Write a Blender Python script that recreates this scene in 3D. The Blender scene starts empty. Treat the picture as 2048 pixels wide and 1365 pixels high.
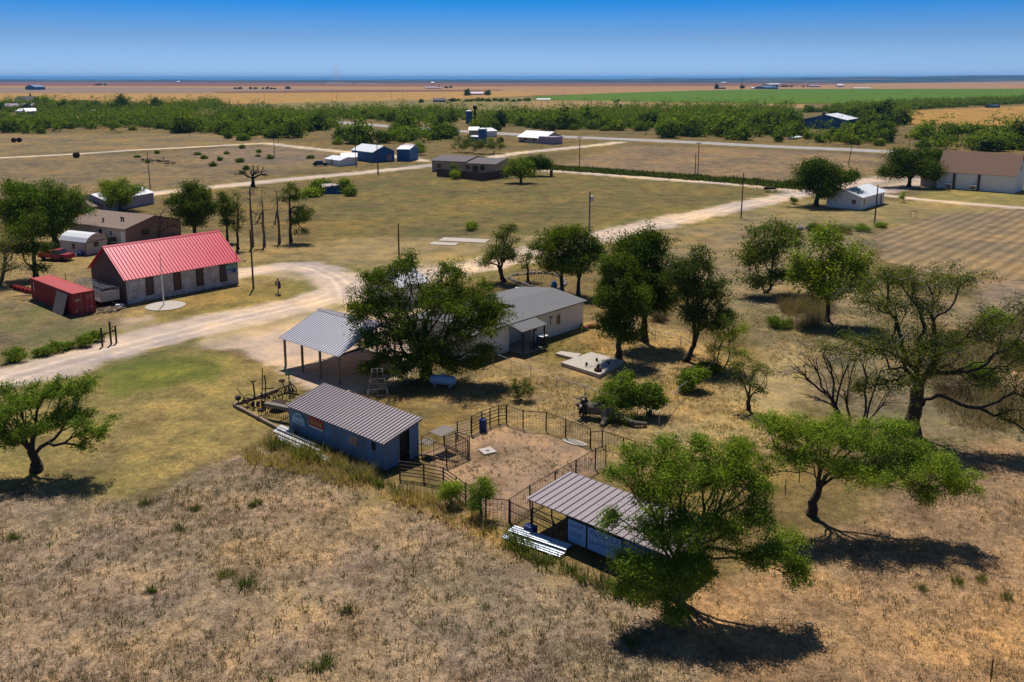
import bpy, math, random
import numpy as np
from mathutils import Vector, Euler
random.seed(7)
C = bpy.context.scene.collection
sc = bpy.context.scene
R = math.radians
PI = math.pi
# ---------------------------------------------------------------- camera model (surveyed from the photograph)
F, PITCH, CAMH, YH = 1765.6, 0.185, 26.27, 158.0
CP, SP = math.cos(PITCH), math.sin(PITCH)
YC = YH + F * math.tan(PITCH)

def G(px, py, z=0.0):
    """ground point (height z) seen at photo pixel px, py"""
    a, b = (px - 1024) / F, (YC - py) / F
    d = (a, CP + b * SP, -SP + b * CP)
    k = (z - CAMH) / d[2]
    return Vector((d[0] * k, d[1] * k, z))

def P3(px, py, Y):
    """point on the upright plane at depth Y seen at pixel px, py"""
    b = (YC - py) / F
    dz = Y * (b * CP - SP) / (CP + b * SP)
    zc = Y * CP - dz * SP
    return Vector(((px - 1024) / F * zc, Y, CAMH + dz))

def ZT(base, top_y):
    return P3(base[0], top_y, G(*base).y).z

def solve_wz(p0, d, px, py):
    """w, z with p0 + w*d + z*up seen at px, py"""
    a, b = (px - 1024) / F, (YC - py) / F
    # X = a*zc ; up = b*zc ; zc = Y*CP-dz*SP ; up = Y*SP+dz*CP
    A = np.array([[d[0] - a * d[1] * CP, a * SP], [d[1] * SP - b * d[1] * CP, CP + b * SP]])
    y0, dz0 = p0[1], -CAMH
    r = np.array([a * (y0 * CP - dz0 * SP) - p0[0], b * (y0 * CP - dz0 * SP) - (y0 * SP + dz0 * CP)])
    w, z = np.linalg.solve(A, r)
    return float(w), float(z)

TH = 0.843                      # heading of the town grid
UD = Vector((math.cos(TH), math.sin(TH), 0))
VD = Vector((-math.sin(TH), math.cos(TH), 0))

# ---------------------------------------------------------------- objects
def tag(o, label=None, cat=None, group=None, kind=None):
    if label: o['label'] = label
    if cat: o['category'] = cat
    if group: o['group'] = group
    if kind: o['kind'] = kind
    return o

def thing(name, label, cat, loc=(0, 0, 0), rz=0.0, group=None):
    o = bpy.data.objects.new(name, None)
    o.empty_display_size = 0.2
    C.objects.link(o)
    o.location = loc; o.rotation_euler = (0, 0, rz)
    return tag(o, label, cat, group)

def link(name, me, mat, parent=None, loc=None, rz=None, label=None):
    o = bpy.data.objects.new(name, me)
    C.objects.link(o)
    if mat is not None and not me.materials:
        me.materials.append(mat)
    if parent: o.parent = parent
    if loc is not None: o.location = loc
    if rz is not None: o.rotation_euler = (0, 0, rz)
    if label: o['label'] = label
    return o

def npmesh(name, V, Fq, smooth=False):
    V = np.asarray(V, np.float32); Fq = np.asarray(Fq, np.int32)
    me = bpy.data.meshes.new(name)
    n, m, k = len(V), len(Fq), Fq.shape[1]
    me.vertices.add(n); me.vertices.foreach_set('co', V.ravel())
    me.loops.add(m * k); me.loops.foreach_set('vertex_index', Fq.ravel())
    me.polygons.add(m)
    me.polygons.foreach_set('loop_start', np.arange(0, m * k, k, dtype=np.int32))
    me.polygons.foreach_set('loop_total', np.full(m, k, np.int32))
    if smooth: me.polygons.foreach_set('use_smooth', np.ones(m, bool))
    me.update(calc_edges=True)
    return me

class MB:
    def __init__(s): s.V = []; s.F = []
    def add(s, vs, fs):
        n = len(s.V); s.V += [tuple(v) for v in vs]; s.F += [tuple(i + n for i in f) for f in fs]
        return s
    def box(s, x0, x1, y0, y1, z0, z1):
        return s.add([(x0,y0,z0),(x1,y0,z0),(x1,y1,z0),(x0,y1,z0),(x0,y0,z1),(x1,y0,z1),(x1,y1,z1),(x0,y1,z1)],
                     [(0,3,2,1),(4,5,6,7),(0,1,5,4),(1,2,6,5),(2,3,7,6),(3,0,4,7)])
    def plate(s, p, t):
        """quad or polygon p (list of 3d) given thickness t against its normal"""
        p = [Vector(q) for q in p]
        n = (p[1] - p[0]).cross(p[2] - p[0]).normalized() * t
        k = len(p)
        return s.add(p + [q - n for q in p], [tuple(range(k)), tuple(range(2*k-1, k-1, -1))] + [(i, k+i, k+(i+1)%k, (i+1)%k) for i in range(k)])
    def tube(s, p, q, r0, r1=None, n=6, cap=True):
        p, q = Vector(p), Vector(q); r1 = r0 if r1 is None else r1
        d = (q - p)
        if d.length < 1e-6: return s
        d.normalize()
        a = d.orthogonal().normalized(); b = d.cross(a)
        vs = [p + (a*math.cos(2*PI*i/n) + b*math.sin(2*PI*i/n))*r0 for i in range(n)] + [q + (a*math.cos(2*PI*i/n) + b*math.sin(2*PI*i/n))*r1 for i in range(n)]
        fs = [(i, (i+1)%n, n+(i+1)%n, n+i) for i in range(n)]
        if cap: fs += [tuple(range(n-1,-1,-1)), tuple(range(n, 2*n))]
        return s.add(vs, fs)
    def path(s, pts, r, n=6):
        for i in range(len(pts)-1): s.tube(pts[i], pts[i+1], r if not isinstance(r, (list,tuple)) else r[i], None if not isinstance(r,(list,tuple)) else r[i+1], n)
        return s
    def beam(s, p, q, w, h):
        p, q = Vector(p), Vector(q); d = (q-p).normalized()
        up = Vector((0,0,1)) if abs(d.z) < .95 else Vector((0,1,0))
        a = d.cross(up).normalized()*(w/2); b = a.cross(d).normalized()*(h/2)
        return s.add([p-a-b,p+a-b,p+a+b,p-a+b,q-a-b,q+a-b,q+a+b,q-a+b], [(0,1,2,3),(7,6,5,4),(0,4,5,1),(1,5,6,2),(2,6,7,3),(3,7,4,0)])
    def prism(s, pts, z0, z1):
        k = len(pts)
        return s.add([(x,y,z0) for x,y in pts]+[(x,y,z1) for x,y in pts], [tuple(range(k-1,-1,-1)), tuple(range(k,2*k))]+[(i,(i+1)%k,k+(i+1)%k,k+i) for i in range(k)])
    def lathe(s, prof, n=16, c=(0,0,0), axis='z'):
        vs=[];fs=[]
        for r,z in prof:
            for i in range(n):
                a=2*PI*i/n; x,y=r*math.cos(a),r*math.sin(a)
                vs.append((c[0]+x,c[1]+y,c[2]+z) if axis=='z' else ((c[0]+z,c[1]+x,c[2]+y) if axis=='x' else (c[0]+x,c[1]+z,c[2]+y)))
        for j in range(len(prof)-1):
            for i in range(n): fs.append((j*n+i,j*n+(i+1)%n,(j+1)*n+(i+1)%n,(j+1)*n+i))
        fs.append(tuple(range(n-1,-1,-1))); fs.append(tuple(range((len(prof)-1)*n,len(prof)*n)))
        return s.add(vs,fs)
    def ring(s, c, r, rt, axis='y', n=20, m=5):
        vs=[];fs=[]
        for i in range(n):
            a=2*PI*i/n
            for j in range(m):
                b=2*PI*j/m; rr=r+rt*math.cos(b); w=rt*math.sin(b)
                x,z=rr*math.cos(a),rr*math.sin(a)
                vs.append((c[0]+x,c[1]+w,c[2]+z) if axis=='y' else ((c[0]+w,c[1]+x,c[2]+z) if axis=='x' else (c[0]+x,c[1]+z,c[2]+w)))
        for i in range(n):
            for j in range(m): fs.append((i*m+j,i*m+(j+1)%m,((i+1)%n)*m+(j+1)%m,((i+1)%n)*m+j))
        return s.add(vs,fs)
    def wheel(s, c, r, axis='y', spokes=10, rt=.03, hub=.07):
        s.ring(c, r, rt, axis)
        c=Vector(c); ax=Vector((0,1,0)) if axis=='y' else Vector((1,0,0))
        s.tube(c-ax*.09,c+ax*.09,hub,n=8)
        for i in range(spokes):
            a=2*PI*i/spokes
            d=Vector((math.cos(a),0,math.sin(a))) if axis=='y' else Vector((0,math.cos(a),math.sin(a)))
            s.tube(c,c+d*r,.013,n=4)
        return s
    def ribs(s, A, B, Cc, D, n, w=.05, h=.035):
        """n standing ribs running up the slope A,B (eave) -> D,Cc (ridge)"""
        A,B,Cc,D=map(Vector,(A,B,Cc,D)); nn=(B-A).cross(D-A).normalized()
        e=(B-A).normalized()
        for i in range(n):
            t=(i+.5)/n; p=A.lerp(B,t); q=D.lerp(Cc,t)
            s.add([p-e*w,p+e*w,p+e*w*.5+nn*h,p-e*w*.5+nn*h,q-e*w,q+e*w,q+e*w*.5+nn*h,q-e*w*.5+nn*h],[(0,1,2,3),(7,6,5,4),(1,5,6,2),(2,6,7,3),(3,7,4,0)])
        return s
    def mesh(s, name):
        me = bpy.data.meshes.new(name); me.from_pydata(s.V, [], s.F); me.update(); return me
    def part(s, name, mat, parent, label=None): return link(name, s.mesh(name), mat, parent, label=label)
    def solo(s, name, mat, label, cat, loc=(0,0,0), rz=0, group=None, kind=None):
        return tag(link(name, s.mesh(name), mat, None, loc, rz), label, cat, group, kind)

def copy_tree(o, loc, rz, label=None, scale=None, parent=None):
    c = o.copy(); C.objects.link(c)
    if parent: c.parent = parent
    else:
        c.location = loc; c.rotation_euler = (0,0,rz)
        if scale: c.scale = (scale,)*3
        if label: c['label'] = label
    for ch in list(o.children): copy_tree(ch, None, None, parent=c)
    return c

# ---------------------------------------------------------------- value noise (numpy)
def vn(x, y, s, seed=0):
    x = np.asarray(x)/s; y = np.asarray(y)/s
    xi = np.floor(x).astype(np.int64); yi = np.floor(y).astype(np.int64)
    fx = x-xi; fy = y-yi; fx = fx*fx*(3-2*fx); fy = fy*fy*(3-2*fy)
    def h(a, b):
        k = (a*374761393 + b*668265263 + seed*974634777) & 0xffffffff
        k = ((k ^ (k >> 13))*1274126177) & 0xffffffff
        return ((k ^ (k >> 16)) & 0xffff)/65535.0
    return (h(xi,yi)*(1-fx)+h(xi+1,yi)*fx)*(1-fy)+(h(xi,yi+1)*(1-fx)+h(xi+1,yi+1)*fx)*fy

def inpoly(x, y, poly):
    r = np.zeros(len(x), bool); n = len(poly); j = n-1
    for i in range(n):
        xi, yi = poly[i]; xj, yj = poly[j]
        if yi != yj:
            r ^= ((yi > y) != (yj > y)) & (x < (xj-xi)*(y-yi)/(yj-yi)+xi)
        j = i
    return r

def smooth_line(pts, step=1.0):
    P = [Vector((p[0], p[1])) for p in pts]
    P = [P[0]*2-P[1]]+P+[P[-1]*2-P[-2]]
    out = []
    for i in range(1, len(P)-2):
        a,b,c,d = P[i-1],P[i],P[i+1],P[i+2]
        n = max(2, int((c-b).length/step))
        for k in range(n):
            t = k/n
            out.append(.5*((2*b)+(c-a)*t+(2*a-5*b+4*c-d)*t*t+(3*b-a-3*c+d)*t**3))
    out.append(P[-2]); return out
# ---------------------------------------------------------------- materials
class NT:
    def __init__(s, name):
        s.m = bpy.data.materials.new(name); s.m.use_nodes = True; s.t = s.m.node_tree
        s.b = s.t.nodes['Principled BSDF']; s.out = s.t.nodes['Material Output']
    def n(s, typ, **kw):
        o = s.t.nodes.new(typ)
        for k, v in kw.items():
            if hasattr(o, k): setattr(o, k, v)
            else: o.inputs[k.replace('_', ' ')].default_value = v
        return o
    def l(s, a, b): s.t.links.new(a, b)
    def pos(s): return s.n('ShaderNodeNewGeometry').outputs['Position']
    def obj(s): return s.n('ShaderNodeTexCoord').outputs['Object']
    def noise(s, vec, scale, detail=3, rough=.55):
        o = s.n('ShaderNodeTexNoise'); o.inputs['Scale'].default_value = scale
        o.inputs['Detail'].default_value = detail; o.inputs['Roughness'].default_value = rough
        if vec is not None: s.l(vec, o.inputs['Vector'])
        return o.outputs['Fac']
    def ramp(s, fac, stops):
        o = s.n('ShaderNodeValToRGB'); e = o.color_ramp.elements
        while len(e) < len(stops): e.new(.5)
        for i, (p, c) in enumerate(stops):
            e[i].position = p; e[i].color = (c[0], c[1], c[2], 1) if not isinstance(c, (int, float)) else (c, c, c, 1)
        s.l(fac, o.inputs['Fac']); return o.outputs['Color']
    def mix(s, fac, a, b, mode='MIX'):
        o = s.n('ShaderNodeMix', data_type='RGBA', blend_type=mode)
        for sock, v in ((o.inputs[0], fac), (o.inputs[6], a), (o.inputs[7], b)):
            if isinstance(v, (int, float)): sock.default_value = v
            elif isinstance(v, tuple): sock.default_value = (v[0], v[1], v[2], 1)
            else: s.l(v, sock)
        return o.outputs[2]
    def math(s, op, a, b=0.0):
        o = s.n('ShaderNodeMath', operation=op)
        for i, v in enumerate((a, b)):
            if isinstance(v, (int, float)): o.inputs[i].default_value = v
            else: s.l(v, o.inputs[i])
        return o.outputs[0]
    def mapv(s, vec, scale):
        o = s.n('ShaderNodeMapping'); o.inputs['Scale'].default_value = scale; s.l(vec, o.inputs['Vector']); return o.outputs[0]
    def bump(s, h, strength, dist):
        o = s.n('ShaderNodeBump'); o.inputs['Strength'].default_value = strength; o.inputs['Distance'].default_value = dist
        s.l(h, o.inputs['Height']); s.l(o.outputs[0], s.b.inputs['Normal'])
    def fin(s, col=None, rough=.8, metal=0.0, spec=.3):
        if col is not None:
            if isinstance(col, tuple): s.b.inputs['Base Color'].default_value = (*col, 1)
            else: s.l(col, s.b.inputs['Base Color'])
        s.b.inputs['Roughness'].default_value = rough; s.b.inputs['Metallic'].default_value = metal
        s.b.inputs['Specular IOR Level'].default_value = spec
        return s.m

MAT = {}
def paint(name, col, rough=.6, metal=0, var=.35, scale=1.2, dirt=None, spec=.3):
    """painted / weathered surface: base colour with blotches, optional dirt or rust patches"""
    if name in MAT: return MAT[name]
    t = NT(name); v = t.obj()
    c = t.mix(t.noise(v, scale, 5, .65), tuple(x*(1-var) for x in col), tuple(min(x*(1+var*.8), .9) for x in col))
    if dirt:
        dc, amt = dirt
        f = t.ramp(t.noise(t.mapv(v, (1, 1, .55)), scale*1.7, 6, .7), [(1-amt-.08, 0.0), (1-amt+.08, 1.0)])
        c = t.mix(f, c, dc)
    MAT[name] = t.fin(c, rough, metal, spec); return t.m

def ground_mat(name, const=None, lush=0.0, row=None, rutted=False, rough_const=.5):
    t = NT(name); p = t.pos()
    if const is None:
        a = t.n('ShaderNodeVertexColor', layer_name='tint'); base = a.outputs['Color']; rg = a.outputs['Alpha']
        lu = t.n('ShaderNodeAttribute', attribute_name='lush').outputs['Fac']
    else:
        base = const; rg = rough_const; lu = lush
    big = t.noise(p, .045, 5, .7); mid = t.noise(p, .33, 4, .62); fine = t.noise(p, 1.7, 7, .75); tiny = t.noise(p, 9.0, 3, .7)
    amt = t.math('MULTIPLY', rg, .85) if const is None else rough_const*.85
    if const is None:
        md = t.math('ADD', t.math('MULTIPLY', rg, 1.6), .2)
    else: md = min(1.0, rough_const*1.6+.2)
    c = t.mix(1.0, base, t.ramp(big, [(.34, (1.35, 1.22, .95)), (.5, (1, 1, 1)), (.64, (.7, .74, .86))]), 'MULTIPLY')
    c = t.mix(md, c, t.ramp(mid, [(.34, (.66, .64, .64)), (.5, (1, 1, 1)), (.66, (1.34, 1.28, 1.1))]), 'MULTIPLY')
    f1 = t.ramp(fine, [(.34, (.36, .34, .31)), (.5, (1, 1, 1)), (.66, (1.7, 1.66, 1.55))])
    f2 = t.ramp(tiny, [(.36, (.4, .37, .33)), (.5, (1, 1, 1)), (.64, (1.6, 1.57, 1.48))])
    ff = t.mix(1.0, f1, f2, 'MULTIPLY')
    c = t.mix(amt, c, t.mix(1.0, c, ff, 'MULTIPLY'))
    # green flush where the grass is still growing
    gm = t.ramp(t.math('ADD', t.math('MULTIPLY', t.noise(p, .16, 5, .65), .9), t.math('MULTIPLY', fine, .25)), [(.5, 0.0), (.68, 1.0)])
    gf = t.math('MULTIPLY', gm, lu)
    c = t.mix(gf, c, (.085, .115, .02))
    if row:
        ang, per = row
        o = t.n('ShaderNodeMapping'); o.inputs['Rotation'].default_value = (0, 0, ang); t.l(p, o.inputs['Vector'])
        w = t.n('ShaderNodeTexWave'); w.inputs['Scale'].default_value = per; w.inputs['Distortion'].default_value = .5; w.inputs['Detail'].default_value = 3; t.l(o.outputs[0], w.inputs['Vector'])
        c = t.mix(.55, c, t.mix(1.0, c, t.ramp(w.outputs['Fac'], [(.2, (.78, .74, .72)), (.8, (1.4, 1.36, 1.28))]), 'MULTIPLY'))
    if rutted:
        uv = t.n('ShaderNodeUVMap'); sx = t.n('ShaderNodeSeparateXYZ'); t.l(uv.outputs[0], sx.inputs[0])
        wob = t.math('ADD', sx.outputs[0], t.math('MULTIPLY', t.math('SUBTRACT', t.noise(p, .12, 2), .5), .35))
        d = t.math('ABSOLUTE', t.math('SUBTRACT', t.math('ABSOLUTE', t.math('SUBTRACT', wob, .5)), .17))
        ru = t.ramp(d, [(.02, 1.0), (.11, 0.0)])
        c = t.mix(t.math('MULTIPLY', ru, .85), c, t.mix(1.0, c, (1.28, 1.28, 1.3), 'MULTIPLY'))
    hgt = t.math('ADD', t.math('MULTIPLY', fine, .6), t.math('MULTIPLY', tiny, .4))
    t.bump(hgt, .35, .12)
    return t.fin(c, .95, 0, .1)

def leaf_mat(name, col, var=.5, warm=(1.25, 1.08, .6), trans=.3):
    if name in MAT: return MAT[name]
    t = NT(name); g = t.n('ShaderNodeNewGeometry')
    r = g.outputs['Random Per Island']
    big = t.noise(t.obj(), .3, 3); oi = t.n('ShaderNodeObjectInfo').outputs['Random']
    c = t.mix(r, tuple(x*(1-var) for x in col), tuple(x*(1+var) for x in col))
    c = t.mix(t.ramp(big, [(.42, 0.0), (.68, 1.0)]), c, t.mix(1.0, c, warm, 'MULTIPLY'))
    c = t.mix(1.0, c, t.ramp(oi, [(0, (.72, .78, .8)), (.5, (1, 1, 1)), (1, (1.3, 1.2, 1.0))]), 'MULTIPLY')
    d = t.n('ShaderNodeBsdfDiffuse'); tr = t.n('ShaderNodeBsdfTranslucent'); mx = t.n('ShaderNodeMixShader')
    t.l(c, d.inputs[0]); t.l(t.mix(1.0, c, (1.1, 1.25, .5), 'MULTIPLY'), tr.inputs[0]); mx.inputs[0].default_value = trans
    t.l(d.outputs[0], mx.inputs[1]); t.l(tr.outputs[0], mx.inputs[2]); t.l(mx.outputs[0], t.out.inputs['Surface'])
    MAT[name] = t.m; return t.m

def shingle(name, col):
    t = NT(name); v = t.obj()
    w = t.n('ShaderNodeTexBrick'); t.l(v, w.inputs['Vector'])
    w.inputs['Scale'].default_value = 3.0; w.inputs['Mortar Size'].default_value = .012
    w.inputs['Color1'].default_value = (*[x*.8 for x in col], 1); w.inputs['Color2'].default_value = (*[x*1.2 for x in col], 1); w.inputs['Mortar'].default_value = (*[x*.6 for x in col], 1)
    c = t.mix(.45, w.outputs['Color'], t.mix(t.noise(v, 1.4, 6, .75), tuple(x*.62 for x in col), tuple(x*1.4 for x in col)))
    return t.fin(c, .9, 0, .15)

def sheet_metal(name, col, rust=.1, wave=9.0, axis=0, rough=.45, metal=.25, rustcol=(.16,.07,.035), bumpd=.03):
    """corrugated sheet: wave bump plus blotchy weathering"""
    t = NT(name); v = t.obj()
    c = t.mix(t.noise(v, .9, 5, .7), tuple(x*.68 for x in col), tuple(min(.9, x*1.25) for x in col))
    vs = t.mapv(v, (1, 1, .25))
    c = t.mix(t.ramp(t.noise(vs, 1.5, 6, .7), [(1-rust-.1, 0.0), (1-rust+.1, 1.0)]), c, rustcol)
    s = t.n('ShaderNodeSeparateXYZ'); t.l(v, s.inputs[0])
    h = t.math('SINE', t.math('MULTIPLY', s.outputs[axis], wave*2*PI))
    t.bump(h, .6, bumpd)
    return t.fin(c, rough, metal, .4)

def brick_wall(name, c1, c2, mortar, scale=1.0, patch=None):
    t = NT(name); v = t.obj()
    s = t.n('ShaderNodeSeparateXYZ'); t.l(v, s.inputs[0]); cb = t.n('ShaderNodeCombineXYZ')
    t.l(t.math('ADD', s.outputs[0], s.outputs[1]), cb.inputs[0]); t.l(s.outputs[2], cb.inputs[1])
    w = t.n('ShaderNodeTexBrick'); t.l(cb.outputs[0], w.inputs['Vector']); w.inputs['Scale'].default_value = scale
    w.inputs['Color1'].default_value = (*c1, 1); w.inputs['Color2'].default_value = (*c2, 1); w.inputs['Mortar'].default_value = (*mortar, 1)
    w.inputs['Mortar Size'].default_value = .02
    c = w.outputs['Color']
    if patch: c = t.mix(t.ramp(t.noise(v, 1.1, 5, .7), [(.46, 0.0), (.6, 1.0)]), c, patch)
    c = t.mix(.35, c, t.mix(1.0, c, t.ramp(t.noise(v, 2.5, 5, .7), [(.3, (.4, .4, .4)), (.7, (1.5, 1.5, 1.5))]), 'MULTIPLY'))
    return t.fin(c, .9, 0, .1)

M_bark = paint('bark', (.055, .042, .032), .95, 0, .5, 6)
M_barkgrey = paint('bark_grey', (.15, .125, .105), .95, 0, .5, 6)
M_deadwood = paint('deadwood_pale', (.34, .3, .26), .9, 0, .4, 5)
M_darkwood = paint('darkwood', (.045, .032, .025), .9, 0, .45, 5)
M_timber = paint('timber', (.27, .2, .14), .9, 0, .4, 4)
M_pole = paint('pole_wood', (.085, .06, .045), .9, 0, .4, 4)
M_polegrey = paint('pole_grey', (.2, .17, .15), .9, 0, .3, 3)
M_rust = paint('rusty_iron', (.045, .026, .02), .85, .2, .55, 7)
M_pipe = paint('rusty_pipe', (.075, .045, .035), .8, .2, .5, 5)
M_wire = paint('wire', (.1, .075, .06), .7, .3, .3, 3)
M_galv = paint('galvanised', (.42, .42, .44), .5, .3, .25, 4)
M_white = paint('white_paint', (.74, .73, .72), .6, 0, .1, 1.2)
M_whitewall = paint('white_wall', (.76, .75, .75), .8, 0, .12, .9, ((.42, .38, .34), .12))
M_dark = paint('dark_opening', (.012, .011, .012), .6, 0, .2, 2)
M_glass = paint('window_glass', (.03, .035, .045), .15, 0, .2, 2, spec=.6)
M_concrete = paint('concrete', (.46, .4, .34), .95, 0, .2, 1.5, ((.28, .23, .19), .25))
M_redroof = paint('red_roof_panel', (.74, .05, .1), .38, 0, .12, .6, ((.6, .09, .12), .25), spec=.5)
M_redbox = paint('container_red', (.3, .03, .03), .6, .05, .25, .7, ((.12, .035, .025), .2))
M_redtop = paint('container_top', (.42, .06, .06), .6, .05, .2, .7, ((.3, .12, .1), .25))
M_mauve = paint('mauve_roof_panel', (.27, .225, .24), .5, .1, .12, .6, ((.2, .15, .14), .15))
M_silverroof = paint('silver_roof_panel', (.6, .58, .62), .45, .15, .1, .6)
M_bluebarrel = paint('blue_plastic', (.012, .035, .16), .5, 0, .15, 2)
M_tank = paint('tank_blue_shade', (.3, .47, .78), .35, 0, .08, 1)  # white tank: blue of sky-lit shade put into its colour
M_greenlamp = paint('green_enamel', (.02, .07, .045), .4, 0, .2, 3)
M_purple = paint('purple_cloth', (.05, .025, .16), .9, 0, .3, 4)
M_tyre = paint('tyre', (.02, .02, .02), .9, 0, .2, 4)
M_redpaint = paint('red_paint', (.27, .018, .02), .4, 0, .2, 2)
M_blackpaint = paint('black_paint', (.012, .013, .016), .3, 0, .2, 2, spec=.6)
M_green_sign = paint('sign_green', (.015, .2, .18), .6, 0, .15, 3)
M_blue_sign = paint('sign_blue', (.012, .03, .28), .6, 0, .15, 3)
M_sign_lt = paint('sign_lettering', (.45, .6, .6), .6, 0, .1, 3)
M_sky_sign = paint('sign_skyblue', (.3, .5, .62), .6, 0, .15, 2, ((.16, .3, .4), .2))
M_teal = paint('sign_teal', (.04, .17, .2), .6, 0, .2, 2)
M_ink = paint('sign_ink', (.02, .05, .12), .7, 0, .3, 4)
M_orange = paint('sign_red', (.38, .045, .02), .6, 0, .2, 2, ((.2, .1, .05), .2))
M_yellow = paint('sign_yellow', (.6, .4, .16), .6, 0, .25, 3)
M_graywash = paint('faded_blue_panel', (.2, .36, .62), .7, 0, .2, 1.4, ((.08, .17, .36), .3))
M_fadeblue = paint('faded_lettering', (.07, .18, .42), .7, 0, .3, 3)
M_greyshingle = shingle('grey_shingles', (.17, .165, .17))
M_brownshingle = shingle('brown_shingles', (.25, .155, .11))
M_tanshingle = shingle('tan_shingles', (.24, .175, .14))
M_darkshingle = shingle('dark_shingles', (.16, .14, .145))
M_oldmetal = sheet_metal('patched_blue_metal', (.12, .21, .34), .38, 6, 0, .7, .0, (.13, .1, .09))
M_bluemetal = sheet_metal('blue_metal', (.03, .12, .3), .08, 4, 0, .6, 0)
M_bluebarn = sheet_metal('deep_blue_metal', (.04, .12, .28), .06, 3, 0)
M_corr = sheet_metal('bright_corrugated', (.42, .46, .54), .08, 5, 1, .35, .4)
M_whitemetal = paint('white_metal', (.78, .78, .8), .4, .05, .06, .8)
M_rustroof = sheet_metal('rusty_sheet', (.36, .3, .3), .4, 3, 0)
M_stone = brick_wall('whitewashed_stone', (.4, .38, .38), (.28, .25, .25), (.46, .44, .43), 1.6, (.5, .5, .53))
M_stonedark = brick_wall('dark_brick', (.14, .085, .065), (.19, .12, .09), (.2, .16, .13), 2.2)
M_tanwall = paint('tan_wall', (.42, .32, .26), .9, 0, .2, 1)
M_brick_tan = brick_wall('tan_brick', (.26, .16, .12), (.33, .21, .16), (.3, .24, .2), 3.0)
M_beigewall = paint('beige_wall', (.46, .41, .36), .8, 0, .12, 1)
M_brick_red = brick_wall('red_brick', (.26, .06, .04), (.2, .05, .035), (.3, .2, .18), 2.5)
M_lilac = paint('lilac_metal', (.34, .26, .36), .5, .1, .15, .5)
M_rockmat = paint('rock', (.36, .31, .27), .95, 0, .35, 2)
M_fencewood = paint('fence_wood', (.1, .065, .055), .9, 0, .4, 2)
L_dark = leaf_mat('leaf_dark', (.1, .145, .022), .6)
L_mid = leaf_mat('leaf_mid', (.16, .225, .03))
L_mesq = leaf_mat('leaf_mesquite', (.23, .31, .04), .45, (1.15, 1.05, .7), .35)
L_olive = leaf_mat('leaf_olive', (.135, .165, .04), .45)
L_far = leaf_mat('leaf_far', (.135, .19, .024), .55, (1.35, 1.15, .7), .3)
L_fardark = leaf_mat('leaf_far_dark', (.065, .1, .022), .45)
L_dry = leaf_mat('dry_grass_blades', (.31, .23, .15), .4, (1.1, 1, .9), .3)
L_straw = leaf_mat('straw_blades', (.38, .29, .13), .35, (1.1, 1.05, .8), .25)
L_weed = leaf_mat('weed_blades', (.12, .145, .035), .4, (1.2, 1.05, .8), .25)
L_brownweed = leaf_mat('brown_weed', (.24, .18, .12), .4, (1.1, 1, .9), .3)
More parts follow.
